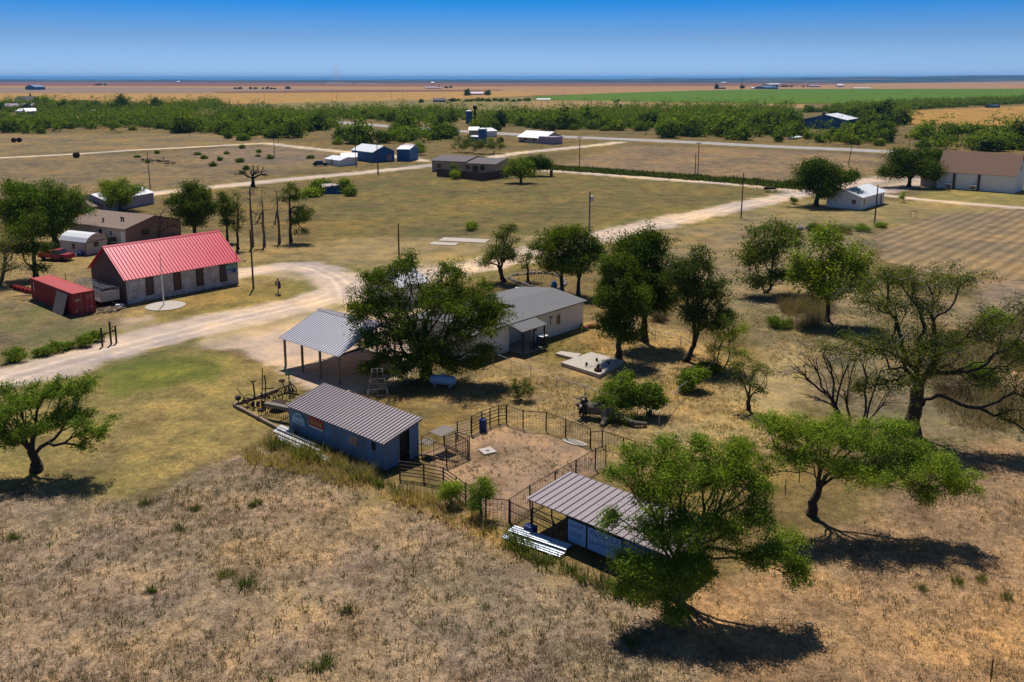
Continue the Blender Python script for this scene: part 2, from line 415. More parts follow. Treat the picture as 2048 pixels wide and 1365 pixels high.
# ---------------------------------------------------------------- ground
def W2(poly): return [tuple(G(*p)[:2]) for p in poly]
ROADCOL = (.5, .385, .3)
ZONES = [  # polygon (photo px), colour, edge raggedness m, roughness, lush
 ([(-4000,166.2),(6000,166.2),(60000,160.2),(-60000,160.2)], (.05,.055,.05), 60, .6, 0),
 ([(-4000,174),(6000,174),(9000,166.5),(-9000,166.5)], (.2,.09,.055), 60, .3, 0),
 ([(-900,268),(560,268),(545,287),(0,313),(-900,350)], (.205,.148,.075), 6, .75, .1),
 ([(-500,330),(340,305),(520,291),(640,305),(660,330),(480,366),(300,385),(-500,430)], (.19,.135,.075), 6, .75, .12),
 ([(360,302),(520,292),(640,306),(600,328),(430,330)], (.2,.14,.1), 5, .6, .2),
 ([(1100,332),(1250,290),(1540,300),(1800,312),(1745,348),(1590,378),(1280,352)], (.21,.145,.085), 4, .75, .08),
 ([(620,378),(860,345),(1090,347),(1550,380),(1480,402),(1200,458),(960,500),(640,480)], (.16,.117,.045), 3, .7, .32),
 ([(1130,500),(1480,425),(1640,425),(1760,470),(1700,560),(1500,600),(1330,470)], (.21,.155,.09), 3, .5, .25),
 ([(1480,420),(1600,398),(1900,405),(2300,430),(2300,450),(1900,430),(1740,462),(1560,440)], (.26,.19,.085), 2, .35, .25),
 ([(1840,372),(2300,385),(2300,420),(1830,405)], (.26,.2,.07), 2, .35, .4),
 ([(-300,520),(100,465),(480,470),(640,490),(760,520),(700,570),(600,612),(420,650),(0,745),(-300,800)], (.25,.175,.078), 2, .65, .15),
 ([(-300,600),(60,600),(180,650),(230,680),(120,720),(-300,800)], (.165,.125,.07), 1.5, .8, .5),
 ([(650,480),(1130,470),(1130,520),(960,535),(800,545),(650,520)], (.28,.2,.095), 2, .35, .2),
 ([(290,620),(420,585),(560,560),(650,580),(600,602),(430,640),(320,655)], (.23,.155,.055), .8, .6, .25),
 ([(1330,470),(1700,560),(1760,600),(2300,600),(2300,900),(2048,900),(1800,900),(1560,760),(1480,640),(1330,560)], (.21,.155,.088), 2, .7, .25),
 ([(1950,560),(2300,560),(2300,800),(2000,800)], (.24,.17,.115), 2, .7, .1),
 ([(850,800),(1040,690),(1170,645),(1290,620),(1420,690),(1530,760),(1560,900),(1500,1000),(1250,930),(1000,830)], (.29,.195,.09), 1.2, .7, .15),
 ([(1060,690),(1180,650),(1240,690),(1180,715),(1110,740)], (.26,.165,.06), .8, .45, .45),
 ([(1300,880),(1420,830),(1560,690),(1640,700),(1620,800),(1560,880),(1400,960)], (.34,.245,.115), 1.5, .4, .08),
 ([(-900,960),(0,955),(180,985),(300,1000),(420,930),(520,890),(600,905),(700,945),(790,975),(900,1000),(1000,1060),(1060,1100),(1180,1160),(1300,1200),(1330,1260),(1420,1330),(1450,1500),(-900,1500)], (.255,.18,.12), .8, .8, .15),
 ([(-900,1080),(400,1080),(480,1250),(500,1500),(-900,1500)], (.24,.17,.118), 2.0, .8, .1),
 ([(1330,1180),(1420,1330),(1450,1500),(3000,1500),(3000,850),(2048,890),(1900,905),(1700,1050),(1480,1150)], (.29,.18,.1), 1.2, .7, .08),
 ([(560,880),(700,930),(800,975),(960,1030),(1100,1120),(1180,1150),(1160,1180),(960,1075),(780,1000),(640,950)], (.27,.17,.075), .7, .7, .5),
 ([(-700,790),(100,742),(250,703),(400,690),(560,745),(590,800),(540,850),(500,885),(400,935),(280,1000),(150,985),(-700,960)], (.265,.19,.068), .9, .7, .25),
 ([(190,752),(290,718),(400,710),(460,735),(410,765),(300,780),(215,785)], (.16,.155,.03), 1.6, .6, .55),
 ([(560,600),(640,572),(650,590),(600,603)], (.13,.13,.025), .8, .35, .6),
 ([(845,905),(945,868),(1005,846),(1130,880),(1185,902),(1212,932),(1015,1046),(935,1008)], (.29,.19,.125), .25, .5, .1),
 ([(465,545),(620,524),(690,545),(760,540),(900,522),(970,530),(900,562),(740,592),(640,602),(610,560)], (.44,.325,.235), 1.0, .3, .02),
 ([(385,692),(430,650),(560,605),(700,570),(850,560),(900,610),(885,700),(800,768),(690,797),(600,772),(560,740),(480,702)], (.5,.365,.265), .7, .2, 0),
 ([(230,640),(300,628),(330,655),(420,640),(400,665),(290,690),(250,670)], (.37,.27,.18), .7, .25, .05),
 ([(1690,378),(1745,352),(1830,345),(1900,372),(1830,378),(1760,392)], (.43,.33,.25), .8, .2, 0),
]
ROADS = [  # name, px points, half width, kind
 ('dirt_road', [(-200,806),(0,762),(130,727),(260,690),(400,655),(540,622),(640,598),(720,570),(820,552),(960,532),(1090,500),(1200,473),(1330,445),(1480,412),(1580,392),(1680,372),(1745,360)], 3.6),
 ('dirt_road', [(455,550),(540,538),(610,533),(660,550),(690,575),(700,596)], 2.8),
 ('dirt_road', [(290,389),(440,373),(600,357),(750,343),(860,331),(960,320),(1020,309),(1120,298),(1200,290),(1238,285)], 3.3),
 ('dirt_road', [(-300,332),(0,316),(140,309),(280,300),(400,294),(528,287)], 2.8),
 ('dirt_road', [(532,287),(600,295),(690,304),(780,312),(850,322)], 2.8),
 ('dirt_road', [(1075,341),(1150,345),(1280,355),(1400,364),(1520,373),(1590,383)], 2.6),
 ('dirt_road', [(1770,391),(1850,400),(1950,409),(2150,424)], 1.9),
 ('highway', [(640,241),(700,247),(780,253),(900,261),(1010,268),(1130,274),(1250,279),(1400,286),(1540,293),(1680,299),(1800,305),(1900,311),(2150,326)], 6.5),
]
lines = [smooth_line([G(*p) for p in pts], 2.0) for _, pts, _ in ROADS]

def axis(lo, c0, c1, hi, step, g0, g1):
    a = list(np.arange(c0, c1+1e-6, step)); s = step
    while a[-1] < hi: s *= g1; a.append(a[-1]+s)
    s = step; b = []
    x = c0
    while x > lo: s *= g0; x -= s; b.append(x)
    return np.array(b[::-1]+a)
gx = axis(-42000, -48, 48, 42000, .5, 1.035, 1.035)
gy = axis(-3000, 32, 110, 46000, .5, 1.12, 1.018)
XX, YY = np.meshgrid(gx, gy); px_, py_ = XX.ravel(), YY.ravel()
n = len(px_)
def nz(x, y, s, seed): return vn(x, y, s, seed)+.5*vn(x, y, s/2.3, seed+1)+.25*vn(x, y, s/5.1, seed+2)-.875
col = np.tile(np.array([.16,.112,.045]), (n, 1)); rgh = np.full(n, .7); lush = np.full(n, .15)
for i, (poly, c, soft, rg, lu) in enumerate(ZONES):
    k = soft*2.4; w2 = W2(poly); f = np.zeros(n)
    for j in range(5):
        f += inpoly(px_+nz(px_, py_, soft*(3-j*.45), i*7+j*61)*k, py_+nz(px_, py_, soft*(3-j*.45), i*7+40+j*61)*k, w2)/5
    col = col*(1-f[:, None])+np.array(c)*f[:, None]; rgh = rgh*(1-f)+rg*f; lush = lush*(1-f)+lu*f
for (nm, _, hw), ln in zip(ROADS, lines):
    near = np.zeros(n, bool); dm = np.full(n, 1e9)
    for a, b in zip(ln[:-1], ln[1:]):
        ab = b-a; L2 = ab.length_squared
        m = (np.abs(px_-a.x) < hw*4+4) & (np.abs(py_-a.y) < hw*4+4)
        if not m.any(): continue
        xs, ys = px_[m], py_[m]
        t = np.clip(((xs-a.x)*ab.x+(ys-a.y)*ab.y)/L2, 0, 1)
        dm[m] = np.minimum(dm[m], np.hypot(xs-a.x-t*ab.x, ys-a.y-t*ab.y))
    d = dm+nz(px_, py_, 3.5, 91)*hw*.55
    f = np.clip((hw*1.25-d)/(hw*.45), 0, 1)[:, None]
    v = np.clip((hw*2.4-d)/(hw*1.0), 0, 1)[:, None]*(1-f)
    if nm == 'dirt_road' and hw > 2: col = col*(1-v*.55)+np.array([.19,.165,.05])*v*.55
    col = col*(1-f)+np.array(ROADCOL if nm == 'dirt_road' else (.3,.25,.18))*f
    rgh = rgh*(1-f[:,0])+.18*f[:,0]; lush = lush*(1-f[:,0])
# the lie of the land: small undulations, a few centimetres, near only
zz = (nz(px_, py_, 9, 5)*.05+nz(px_, py_, 2.2, 6)*.02)*np.clip(rgh*2-.4, 0, 1)*np.clip((140-py_)/60, 0, 1)-.03
ny, nx = len(gy), len(gx)
idx = np.arange(n).reshape(ny, nx)
Fq = np.stack([idx[:-1,:-1], idx[:-1,1:], idx[1:,1:], idx[1:,:-1]], -1).reshape(-1, 4)
me = npmesh('ground', np.stack([px_, py_, zz], 1), Fq, True)
ca = me.color_attributes.new('tint', 'FLOAT_COLOR', 'POINT')
ca.data.foreach_set('color', np.concatenate([col, rgh[:, None]], 1).astype(np.float32).ravel())
la = me.attributes.new('lush', 'FLOAT', 'POINT'); la.data.foreach_set('value', lush.astype(np.float32))
tag(link('ground', me, ground_mat('ground_soil')), kind='structure')

# roads: ribbons with broken edges, same earth as the tinted ground beside them
M_road = ground_mat('road_earth', ROADCOL, 0, None, True, .18)
def asphalt():
    t = NT('asphalt'); p = t.pos()
    c = t.mix(t.noise(p, .25, 4), (.27,.25,.245), (.4,.37,.36))
    uv = t.n('ShaderNodeUVMap'); s = t.n('ShaderNodeSeparateXYZ'); t.l(uv.outputs[0], s.inputs[0])
    d = t.math('ABSOLUTE', t.math('SUBTRACT', s.outputs[0], .5))
    c = t.mix(t.ramp(d, [(.36, 0.0), (.42, 1.0)]), c, (.4,.345,.28))
    return t.fin(c, .9, 0, .2)
M_asph = asphalt()
for ri, ((nm, _, hw), ln) in enumerate(zip(ROADS, lines)):
    V = []; UV = []; m = len(ln); k = 7
    for i, p in enumerate(ln):
        d = (ln[min(i+1, m-1)]-ln[max(i-1, 0)]).normalized(); s = Vector((d.y, -d.x))
        for j in range(k):
            u = j/(k-1); w = (u-.5)*2*hw*(.8 if nm == 'dirt_road' else .95)
            if j in (0, k-1) and nm == 'dirt_road': w *= 1+.35*(float(vn(p.x, p.y, 1.5, j+3))-.5)
            q = p+s*w; V.append((q.x, q.y, -.024+.004*ri)); UV.append((u, i*2.0))
    fq = [(i*k+j, i*k+j+1, (i+1)*k+j+1, (i+1)*k+j) for i in range(m-1) for j in range(k-1)]
    me = npmesh(nm, V, fq)
    uvl = me.uv_layers.new(name='UVMap'); lv = np.zeros(len(me.loops), np.int32); me.loops.foreach_get('vertex_index', lv)
    uvl.data.foreach_set('uv', np.array(UV, np.float32)[lv].ravel())
    tag(link(nm, me, M_road if nm == 'dirt_road' else M_asph), kind='structure')

# far fields: flat sheets laid on the plain
def field(name, poly, c, z, lush=0, row=None, rg=.3):
    w0 = W2(poly); w = []
    for (xa, ya), (xb, yb) in zip(w0, w0[1:]+w0[:1]):
        dd = math.hypot(xb-xa, yb-ya); m = max(1, min(60, int(dd/2))) if abs(ya) < 480 and abs(yb) < 480 else 1
        for k in range(m):
            t_ = k/m; x = xa+(xb-xa)*t_; y = ya+(yb-ya)*t_
            w.append((x+(float(vn(x, y, 2.5, 77))-.5)*2.4*(m > 1), y+(float(vn(x, y, 2.5, 78))-.5)*2.4*(m > 1)))
    me = bpy.data.meshes.new(name); me.from_pydata([(x, y, z) for x, y in w], [], [tuple(range(len(w)))]); me.update()
    if me.polygons[0].normal.z < 0: me.flip_normals()
    tag(link(name, me, ground_mat(name+'_soil', c, lush, row, False, rg)), kind='structure')
field('red_field', [(-900,164.3),(300,164.6),(560,166),(900,168.2),(1300,169.6),(1300,172.5),(700,173),(200,171.8),(-900,172.5)], (.2,.085,.055), .06)
field('tan_field', [(-900,172.2),(150,172),(420,172.4),(760,173.3),(1300,173),(1540,172.3),(1540,179),(1300,184.5),(1150,189.5),(1024,191.5),(950,181.5),(560,178),(260,176),(-900,179)], (.33,.19,.085), .08)
field('fallow_field', [(-900,178.8),(260,175.8),(560,177.8),(950,181.3),(900,183.4),(560,185.8),(300,186.5),(-900,186)], (.24,.165,.12), .10)
field('ploughed_field', [(420,184.2),(640,181.2),(1000,179.8),(1010,181.8),(900,183.5),(560,186.2),(440,186.3)], (.17,.085,.055), .12)
field('wheat_field', [(-900,186.3),(300,186.7),(560,186.4),(900,183.6),(1024,182.6),(1100,190),(960,197.5),(700,203),(540,208),(-900,212)], (.36,.21,.06), .14)
field('hay_field', [(540,208),(700,203),(960,197.5),(1064,194),(1064,200),(1060,222),(840,226),(600,222)], (.215,.165,.06), .16, .2)
field('stubble_field', [(1040,201.5),(1200,202.2),(1460,207.3),(1620,209),(1620,217),(1040,222)], (.29,.19,.08), .17)
field('green_field', [(1066,193.8),(1230,186.4),(1400,181.4),(1536,178.9),(1750,178.2),(2500,177.5),(2500,204),(1536,208),(1200,202.3),(1066,199)], (.08,.15,.004), .19, 0, None, .2)
field('wheat_field', [(1790,226),(1823,222),(2048,212.5),(2500,198),(2500,268),(2048,252),(1900,251),(1810,248)], (.34,.195,.05), .12)
field('tan_field', [(1540,176),(1700,168),(2100,162.5),(2500,162.5),(2500,177.3),(1540,178.6)], (.33,.19,.09), .2)
field('crop_field', [(1745,470),(1880,428),(2100,414),(2400,430),(2400,575),(2048,560),(1880,548),(1770,525)], (.215,.155,.092), .012, .08, (.731, .157), .3)

# distant rolling country
def hills():
    V = []; prof = [(-2600,160.4),(-600,160.0),(0,158.6),(300,159.9),(600,160.6),(900,159.4),(1150,159.2),(1350,157.4),(1500,156.4),(1700,154.2),(1850,152.6),(2048,150.0),(2400,149.5),(4200,152)]
    N = 260; xs = np.linspace(-2600, 4200, N)
    ys = np.interp(xs, [p[0] for p in prof], [p[1] for p in prof])+(vn(xs, xs*0, 60, 3)-.5)*1.0+(vn(xs, xs*0, 17, 4)-.5)*.5
    for x, y in zip(xs, ys):
        for D, k in ((9500, 0.0), (11500, .35), (14000, .8), (16500, 1.0), (21000, -.1)):
            crest = P3(x, y, 16500); z = crest.z*k
            a = (x-1024)/F
            V.append((a*D, D, max(z, 0)-2 if k <= 0 else z))
    fq = [(i*5+j, (i+1)*5+j, (i+1)*5+j+1, i*5+j+1) for i in range(N-1) for j in range(4)]
    t = NT('hill_brush'); p = t.pos()
    c = t.mix(t.ramp(t.noise(t.mapv(p, (1, .35, 1)), .0016, 7, .75), [(.42, 0.0), (.58, 1.0)]), (.012,.03,.035), (.14,.11,.08))
    tag(link('hills', npmesh('hills', V, fq, True), t.fin(c, 1, 0, 0)), kind='structure')
hills()
# ---------------------------------------------------------------- trees
def grow(blobs, natt, rng, fork, bend=.6, shell=.55, twig=1.0, trunks=1, per_clump=7, clump=1.0):
    """skeleton: nodes, parent index, attractor node ids. blobs: (c, r) ellipsoids in local metres"""
    N = [np.zeros(3)]; Par = [-1]
    vol = np.array([r[0]*r[1]*r[2] for _, r in blobs]); vol = vol**.7; vol /= vol.sum()
    att = []
    for (c, r), f in zip(blobs, vol):
        m = max(4, int(round(natt*f))); K = max(3, int(m/per_clump)); rm = (r[0]*r[1]*r[2])**(1/3)
        for k in range(K):
            d = rng.normal(size=3); d /= np.linalg.norm(d)
            if d[2] < -.25: d[2] *= .4
            cc = np.array(c)+d*np.array(r)*rng.uniform(shell, 1.0); cr = rm*rng.uniform(.17, .34)*clump
            for q in range(max(2, m//K)): att.append(cc+rng.normal(size=3)*cr*np.array([1, 1, .55]))
    att = np.array(att); att = att[att[:, 2] > .35]
    cen = att.mean(0)
    heads = []
    for k in range(trunks):
        ang = rng.uniform(0, 6.28); base = np.zeros(3) if trunks == 1 else np.array([math.cos(ang), math.sin(ang), 0])*.25
        top = np.array([cen[0]*.12+base[0]*3*(trunks > 1), cen[1]*.12+base[1]*3*(trunks > 1), fork])
        prev = 0
        for s in range(1, 6):
            t = s/5; p = base*(1-t)+top*t+rng.normal(size=3)*min(.02*fork, .05)*np.array([1,1,0])
            N.append(p); Par.append(prev); prev = len(N)-1
        heads.append(prev)
    plen = [float(np.linalg.norm(q)) for q in N]
    order = np.argsort(np.linalg.norm(att-np.array([cen[0]*.25, cen[1]*.25, fork]), axis=1)*(1+.3*rng.random(len(att))))
    ends = []; start = min(3, len(N)-1)
    for a in att[order]:
        A = np.array(N); pl = np.array(plen)
        cost = np.linalg.norm(A-a, axis=1)*1.0+bend*pl; cost[:start] = 1e9
        j = int(np.argmin(cost)); p0 = A[j]
        pd = p0-A[Par[j]] if Par[j] >= 0 else np.array([0,0,1.]); pd = pd/(np.linalg.norm(pd)+1e-6)
        L = np.linalg.norm(a-p0); mid = p0+pd*L*.38+np.array([0,0,.12*L])
        m = max(2, int(L/(.55*twig)))
        prev = j
        for s in range(1, m+1):
            t = s/m; q = (1-t)**2*p0+2*t*(1-t)*mid+t*t*a
            if s < m: q = q+rng.normal(size=3)*(.012*L+.03)*twig
            N.append(q); Par.append(prev); plen.append(plen[prev]+float(np.linalg.norm(q-N[prev]))); prev = len(N)-1
        ends.append(prev)
    return np.array(N), np.array(Par), np.array(ends)

def limb_mesh(name, N, Par, r_base, r_tip=.012, nside=6, expo=1.95):
    w = np.zeros(len(N)); child = np.zeros(len(N), bool); child[Par[1:]] = True
    for i in range(len(N)-1, 0, -1):
        if not child[i]: w[i] = 1
        w[Par[i]] += w[i]
    r = (w/w[0])**(1/expo)*r_base; r = np.maximum(r, r_tip)
    i = np.arange(1, len(N)); p = N[Par[1:]]; q = N[1:]; r0 = np.minimum(r[Par[1:]], r[1:]*1.25); r1 = r[1:]
    fl = lambda z: 1+.6*np.exp(-np.maximum(z, 0)/.45)
    big = (r1 > r_base*.6); r0 = np.where(big, r0*fl(p[:, 2]), r0); r1 = np.where(big, r1*fl(q[:, 2]), r1)
    d = q-p; L = np.linalg.norm(d, axis=1, keepdims=True); d = d/(L+1e-9)
    up = np.array([[.31, .945, .1]]); q = q+d*(r1*.35)[:, None]
    a = np.cross(d, up); a /= np.linalg.norm(a, axis=1, keepdims=True)+1e-9; b = np.cross(d, a)
    ang = np.arange(nside)*2*PI/nside
    rg = a[:, None]*np.cos(ang)[None, :, None]+b[:, None]*np.sin(ang)[None, :, None]
    V = np.concatenate([p[:, None]+rg*r0[:, None, None], q[:, None]+rg*r1[:, None, None]], 1).reshape(-1, 3)
    e = len(p); base = (np.arange(e)*2*nside)[:, None]; k = np.arange(nside)[None]; k2 = (k+1) % nside
    Fq = np.stack([base+k, base+k2, base+nside+k2, base+nside+k], -1).reshape(-1, 4)
    return npmesh(name, V, Fq, True)

def leaves_mesh(name, pts, rng, per, spread, size, asp=.5, droop=0.0, flat=.5):
    """per leaf-shaped quads round each point, facing outwards from their clump"""
    n = len(pts)*per
    of = rng.normal(size=(n, 3))
    c = np.repeat(pts, per, 0)+of*spread*np.array([1, 1, .7])*np.repeat(rng.uniform(.65, 1.3, len(pts)), per)[:, None]
    nrm = of*.75+rng.normal(size=(n, 3))*.65; nrm[:, 2] += flat; nrm /= np.linalg.norm(nrm, axis=1, keepdims=True)
    t = rng.normal(size=(n, 3)); t[:, 2] -= droop; t -= nrm*(t*nrm).sum(1, keepdims=True); t /= np.linalg.norm(t, axis=1, keepdims=True)+1e-9
    b = np.cross(nrm, t); s = size*rng.uniform(.6, 1.35, (n, 1))
    V = np.stack([c-t*s*.5, c+b*s*asp*.5+t*s*.05, c+t*s*.5, c-b*s*asp*.5+t*s*.05], 1).reshape(-1, 3)
    V[:, 2] = np.maximum(V[:, 2], .03)
    return npmesh(name, V, np.arange(n*4).reshape(-1, 4))

def tree(name, base, blobs, label, leaf, natt=220, per=70, spread=.38, size=.2, asp=.5, fork_y=None, fork=None, r=.25, seed=1, bark=None, cat='tree', group=None, droop=0., bend=.6, per_clump=7, clump=1.0, shell=.5, trunks=1, twig=1., deep=.85, leafy=1.0, expo=1.95, pale=0, fwd=0., tilt=.35):
    """base: px of the trunk foot; blobs: (cx, cy, rx, ry) crown lobes in photo px"""
    rng = np.random.default_rng(seed)
    b = G(*base); ppm = F/(b.y*CP+CAMH*SP)
    B = []
    for k, (cx, cy, rx, ry) in enumerate(blobs):
        my = sum(q[1] for q in blobs)/len(blobs)
        off = -fwd-tilt*(cy-my)/ppm+(0 if k == 0 else rng.uniform(-.3, .3)*rx/ppm)
        p = P3(cx, cy, b.y)-b; p.y += off
        B.append((np.array(p), np.array([rx/ppm, rx/ppm*deep, ry/ppm])))
    fk = fork if fork else (ZT(base, fork_y) if fork_y else max(.5, min(q[0][2] for q in B)*.45))
    N, Par, ends = grow(B, natt, rng, fk, bend, shell, twig, trunks, per_clump, clump)
    root = thing(name, label, cat, b, 0, group)
    link('trunk', limb_mesh('trunk', N, Par, r, expo=expo), bark or M_bark, root)
    if leafy > 0:
        e = ends[rng.random(len(ends)) < leafy]
        pts = np.concatenate([N[e], N[Par[e]]*.5+N[e]*.5])
        link('crown', leaves_mesh('crown', pts, rng, max(1, per//2), spread, size, asp, droop), leaf, root)
    if pale:
        m = MB(); hi = ends[np.argsort(-N[ends][:, 2])[:len(ends)*2//3]]; m.V = []
        for e in rng.choice(hi, pale):
            p0 = Vector(N[Par[Par[e]]]); 
            d0 = Vector((rng.normal()*.7, rng.normal()*.7, rng.uniform(-.1, .6))).normalized()
            p1 = p0+d0*rng.uniform(.7, 1.5); m.tube(p0, p1, .035, .024, 4)
            for k in range(4):
                d1 = (d0+Vector((rng.normal()*.6, rng.normal()*.6, rng.uniform(-.9, .3)))).normalized(); q = p0.lerp(p1, rng.uniform(.4, 1)); q1 = q+d1*rng.uniform(.4, .9)
                m.tube(q, q1, .02, .014, 3); m.tube(q1, q1+(d1+Vector((rng.normal()*.5, rng.normal()*.5, -.3))).normalized()*.5, .014, .008, 3)
        m.part('dead_twigs', M_deadwood, root, 'bleached bare twigs')
    return root

def dome_leaves(name, pts, out, rng, per, spread, size):
    """leaf clusters of a rounded bush: leaves face out of the dome, ragged"""
    n = len(pts)*per; of = rng.normal(size=(n, 3))
    c = np.repeat(pts, per, 0)+of*spread*np.array([1, 1, .7])
    nrm = np.repeat(out, per, 0)*.9+of*.4+rng.normal(size=(n, 3))*.4; nrm[:, 2] += .35; nrm /= np.linalg.norm(nrm, axis=1, keepdims=True)
    t = rng.normal(size=(n, 3)); t -= nrm*(t*nrm).sum(1, keepdims=True); t /= np.linalg.norm(t, axis=1, keepdims=True)+1e-9
    b = np.cross(nrm, t); s = size*rng.uniform(.6, 1.35, (n, 1))
    V = np.stack([c-t*s*.5, c+b*s*.35, c+t*s*.5, c-b*s*.35], 1).reshape(-1, 3); V[:, 2] = np.maximum(V[:, 2], .03)
    return npmesh(name, V, np.arange(n*4).reshape(-1, 4))

# ---- shared far-bush shapes
def bush_mesh(seed, dome=1.0, leaf=None, nq=1500, size=.4, clumps=40, trunk=False):
    rng = np.random.default_rng(seed)
    d = rng.normal(size=(clumps, 3)); d /= np.linalg.norm(d, axis=1, keepdims=True); d[:, 2] = np.abs(d[:, 2])
    lob = .72+.38*np.sin(d[:, 0]*5+seed)*np.cos(d[:, 1]*4-seed)+rng.normal(size=clumps)*.08
    pts = d*lob[:, None]*rng.uniform(.72, 1, (clumps, 1))*np.array([1, 1, .95*dome])*2.4; pts[:, 2] += .35
    me = dome_leaves('bush', pts, d, rng, nq//clumps, .42, size)
    me.materials.append(leaf or L_far); return me
# ---------------------------------------------------------------- buildings
def frame(a, b):
    """origin, heading and length of the wall foot seen from photo px a to photo px b"""
    p, q = G(*a), G(*b); d = q-p
    return p, math.atan2(d.y, d.x), d.length

def roof_plates(name, root, mat, quads, t=.1, ribs=0, ribmat=None, rw=.035, rh=.05):
    m = MB()
    for q in quads:
        A, B, Cc, D = [Vector(v) for v in q]
        m.plate([A, B, Cc, D], t)
        if ribs: m.ribs(A, B, Cc, D, int(ribs), rw, rh)
    return m.part(name, mat, root)

def house(name, label, cat, origin, rz, L, W, He, Hr, wall, roof, ridge='u', o=.35, ribs=0, group=None, lift=0.004):
    """box with a gable roof. local x along the near wall, y away from it"""
    r = thing(name, label, cat, origin, rz, group)
    m = MB()
    if ridge == 'u':
        m.add([(0,0,0),(0,W,0),(0,W,He),(0,W/2,Hr),(0,0,He),(L,0,0),(L,W,0),(L,W,He),(L,W/2,Hr),(L,0,He)],
              [(0,4,3,2,1),(5,6,7,8,9),(0,5,9,4),(1,2,7,6)])
        s = (Hr-He)/(W/2); ze = He-s*o
        qs = [[(-o,-o,ze),(L+o,-o,ze),(L+o,W/2,Hr),(-o,W/2,Hr)], [(L+o,W+o,ze),(-o,W+o,ze),(-o,W/2,Hr),(L+o,W/2,Hr)]]
    else:
        m.add([(0,0,0),(L,0,0),(L,0,He),(L/2,0,Hr),(0,0,He),(0,W,0),(L,W,0),(L,W,He),(L/2,W,Hr),(0,W,He)],
              [(0,1,2,3,4),(5,9,8,7,6),(0,4,9,5),(1,6,7,2)])
        s = (Hr-He)/(L/2); ze = He-s*o
        qs = [[(-o,W+o,ze),(-o,-o,ze),(L/2,-o,Hr),(L/2,W+o,Hr)], [(L+o,-o,ze),(L+o,W+o,ze),(L/2,W+o,Hr),(L/2,-o,Hr)]]
    m.part('wall', wall, r)
    qs = [[(x, y, z+.1+lift) for x, y, z in q] for q in qs]
    roof_plates('roof', r, roof, qs, .1, ribs)
    return r

def opening(root, name, face, u, z, w, h, L=0, W=0, frame_m=None, pane=None, sub='pane'):
    """window or door on the near wall ('n', y=0), far right wall ('r', x=L) or left wall ('l', x=0)"""
    def B(m, x0, x1, d0, d1, z0, z1):
        if face == 'n': m.box(x0, x1, -d1, -d0, z0, z1)
        elif face == 'r': m.box(L+d0, L+d1, x0, x1, z0, z1)
        elif face == 'l': m.box(-d1, -d0, x0, x1, z0, z1)
        return m
    m = MB(); t = .07
    B(m, u, u+w, .002, .05, z, z+t); B(m, u, u+w, .002, .05, z+h-t, z+h); B(m, u, u+t, .002, .05, z+t, z+h-t); B(m, u+w-t, u+w, .002, .05, z+t, z+h-t)
    f = m.part(name, frame_m or M_white, root)
    p = B(MB(), u+t, u+w-t, .002, .03, z+t, z+h-t).part(sub, pane or M_glass, f)
    return f

def scribble(m, x0, x1, z0, z1, n, rng, y=-.012, t=.012):
    """n letter-like strokes"""
    w = (x1-x0)/n
    for i in range(n):
        a = x0+i*w+w*.12; b = x0+(i+1)*w-w*.18; k = rng.randint(0, 4)
        m.box(a, a+w*.2, y, y+t, z0, z1*(.9+.1*rng.random())+z0*.1*0)
        if k in (0, 1, 3): m.box(a+w*.2, b, y, y+t, z1-(z1-z0)*.2, z1)
        if k in (1, 2, 4): m.box(a+w*.2, b, y, y+t, z0, z0+(z1-z0)*.2)
        if k in (0, 2, 3): m.box(a+w*.2, b, y, y+t, (z0+z1)/2-(z1-z0)*.09, (z0+z1)/2+(z1-z0)*.09)
        if k in (0, 4): m.box(b-w*.18, b, y, y+t, z0+(z1-z0)*.2, z1-(z1-z0)*.2)
    return m

rngp = random.Random(5)

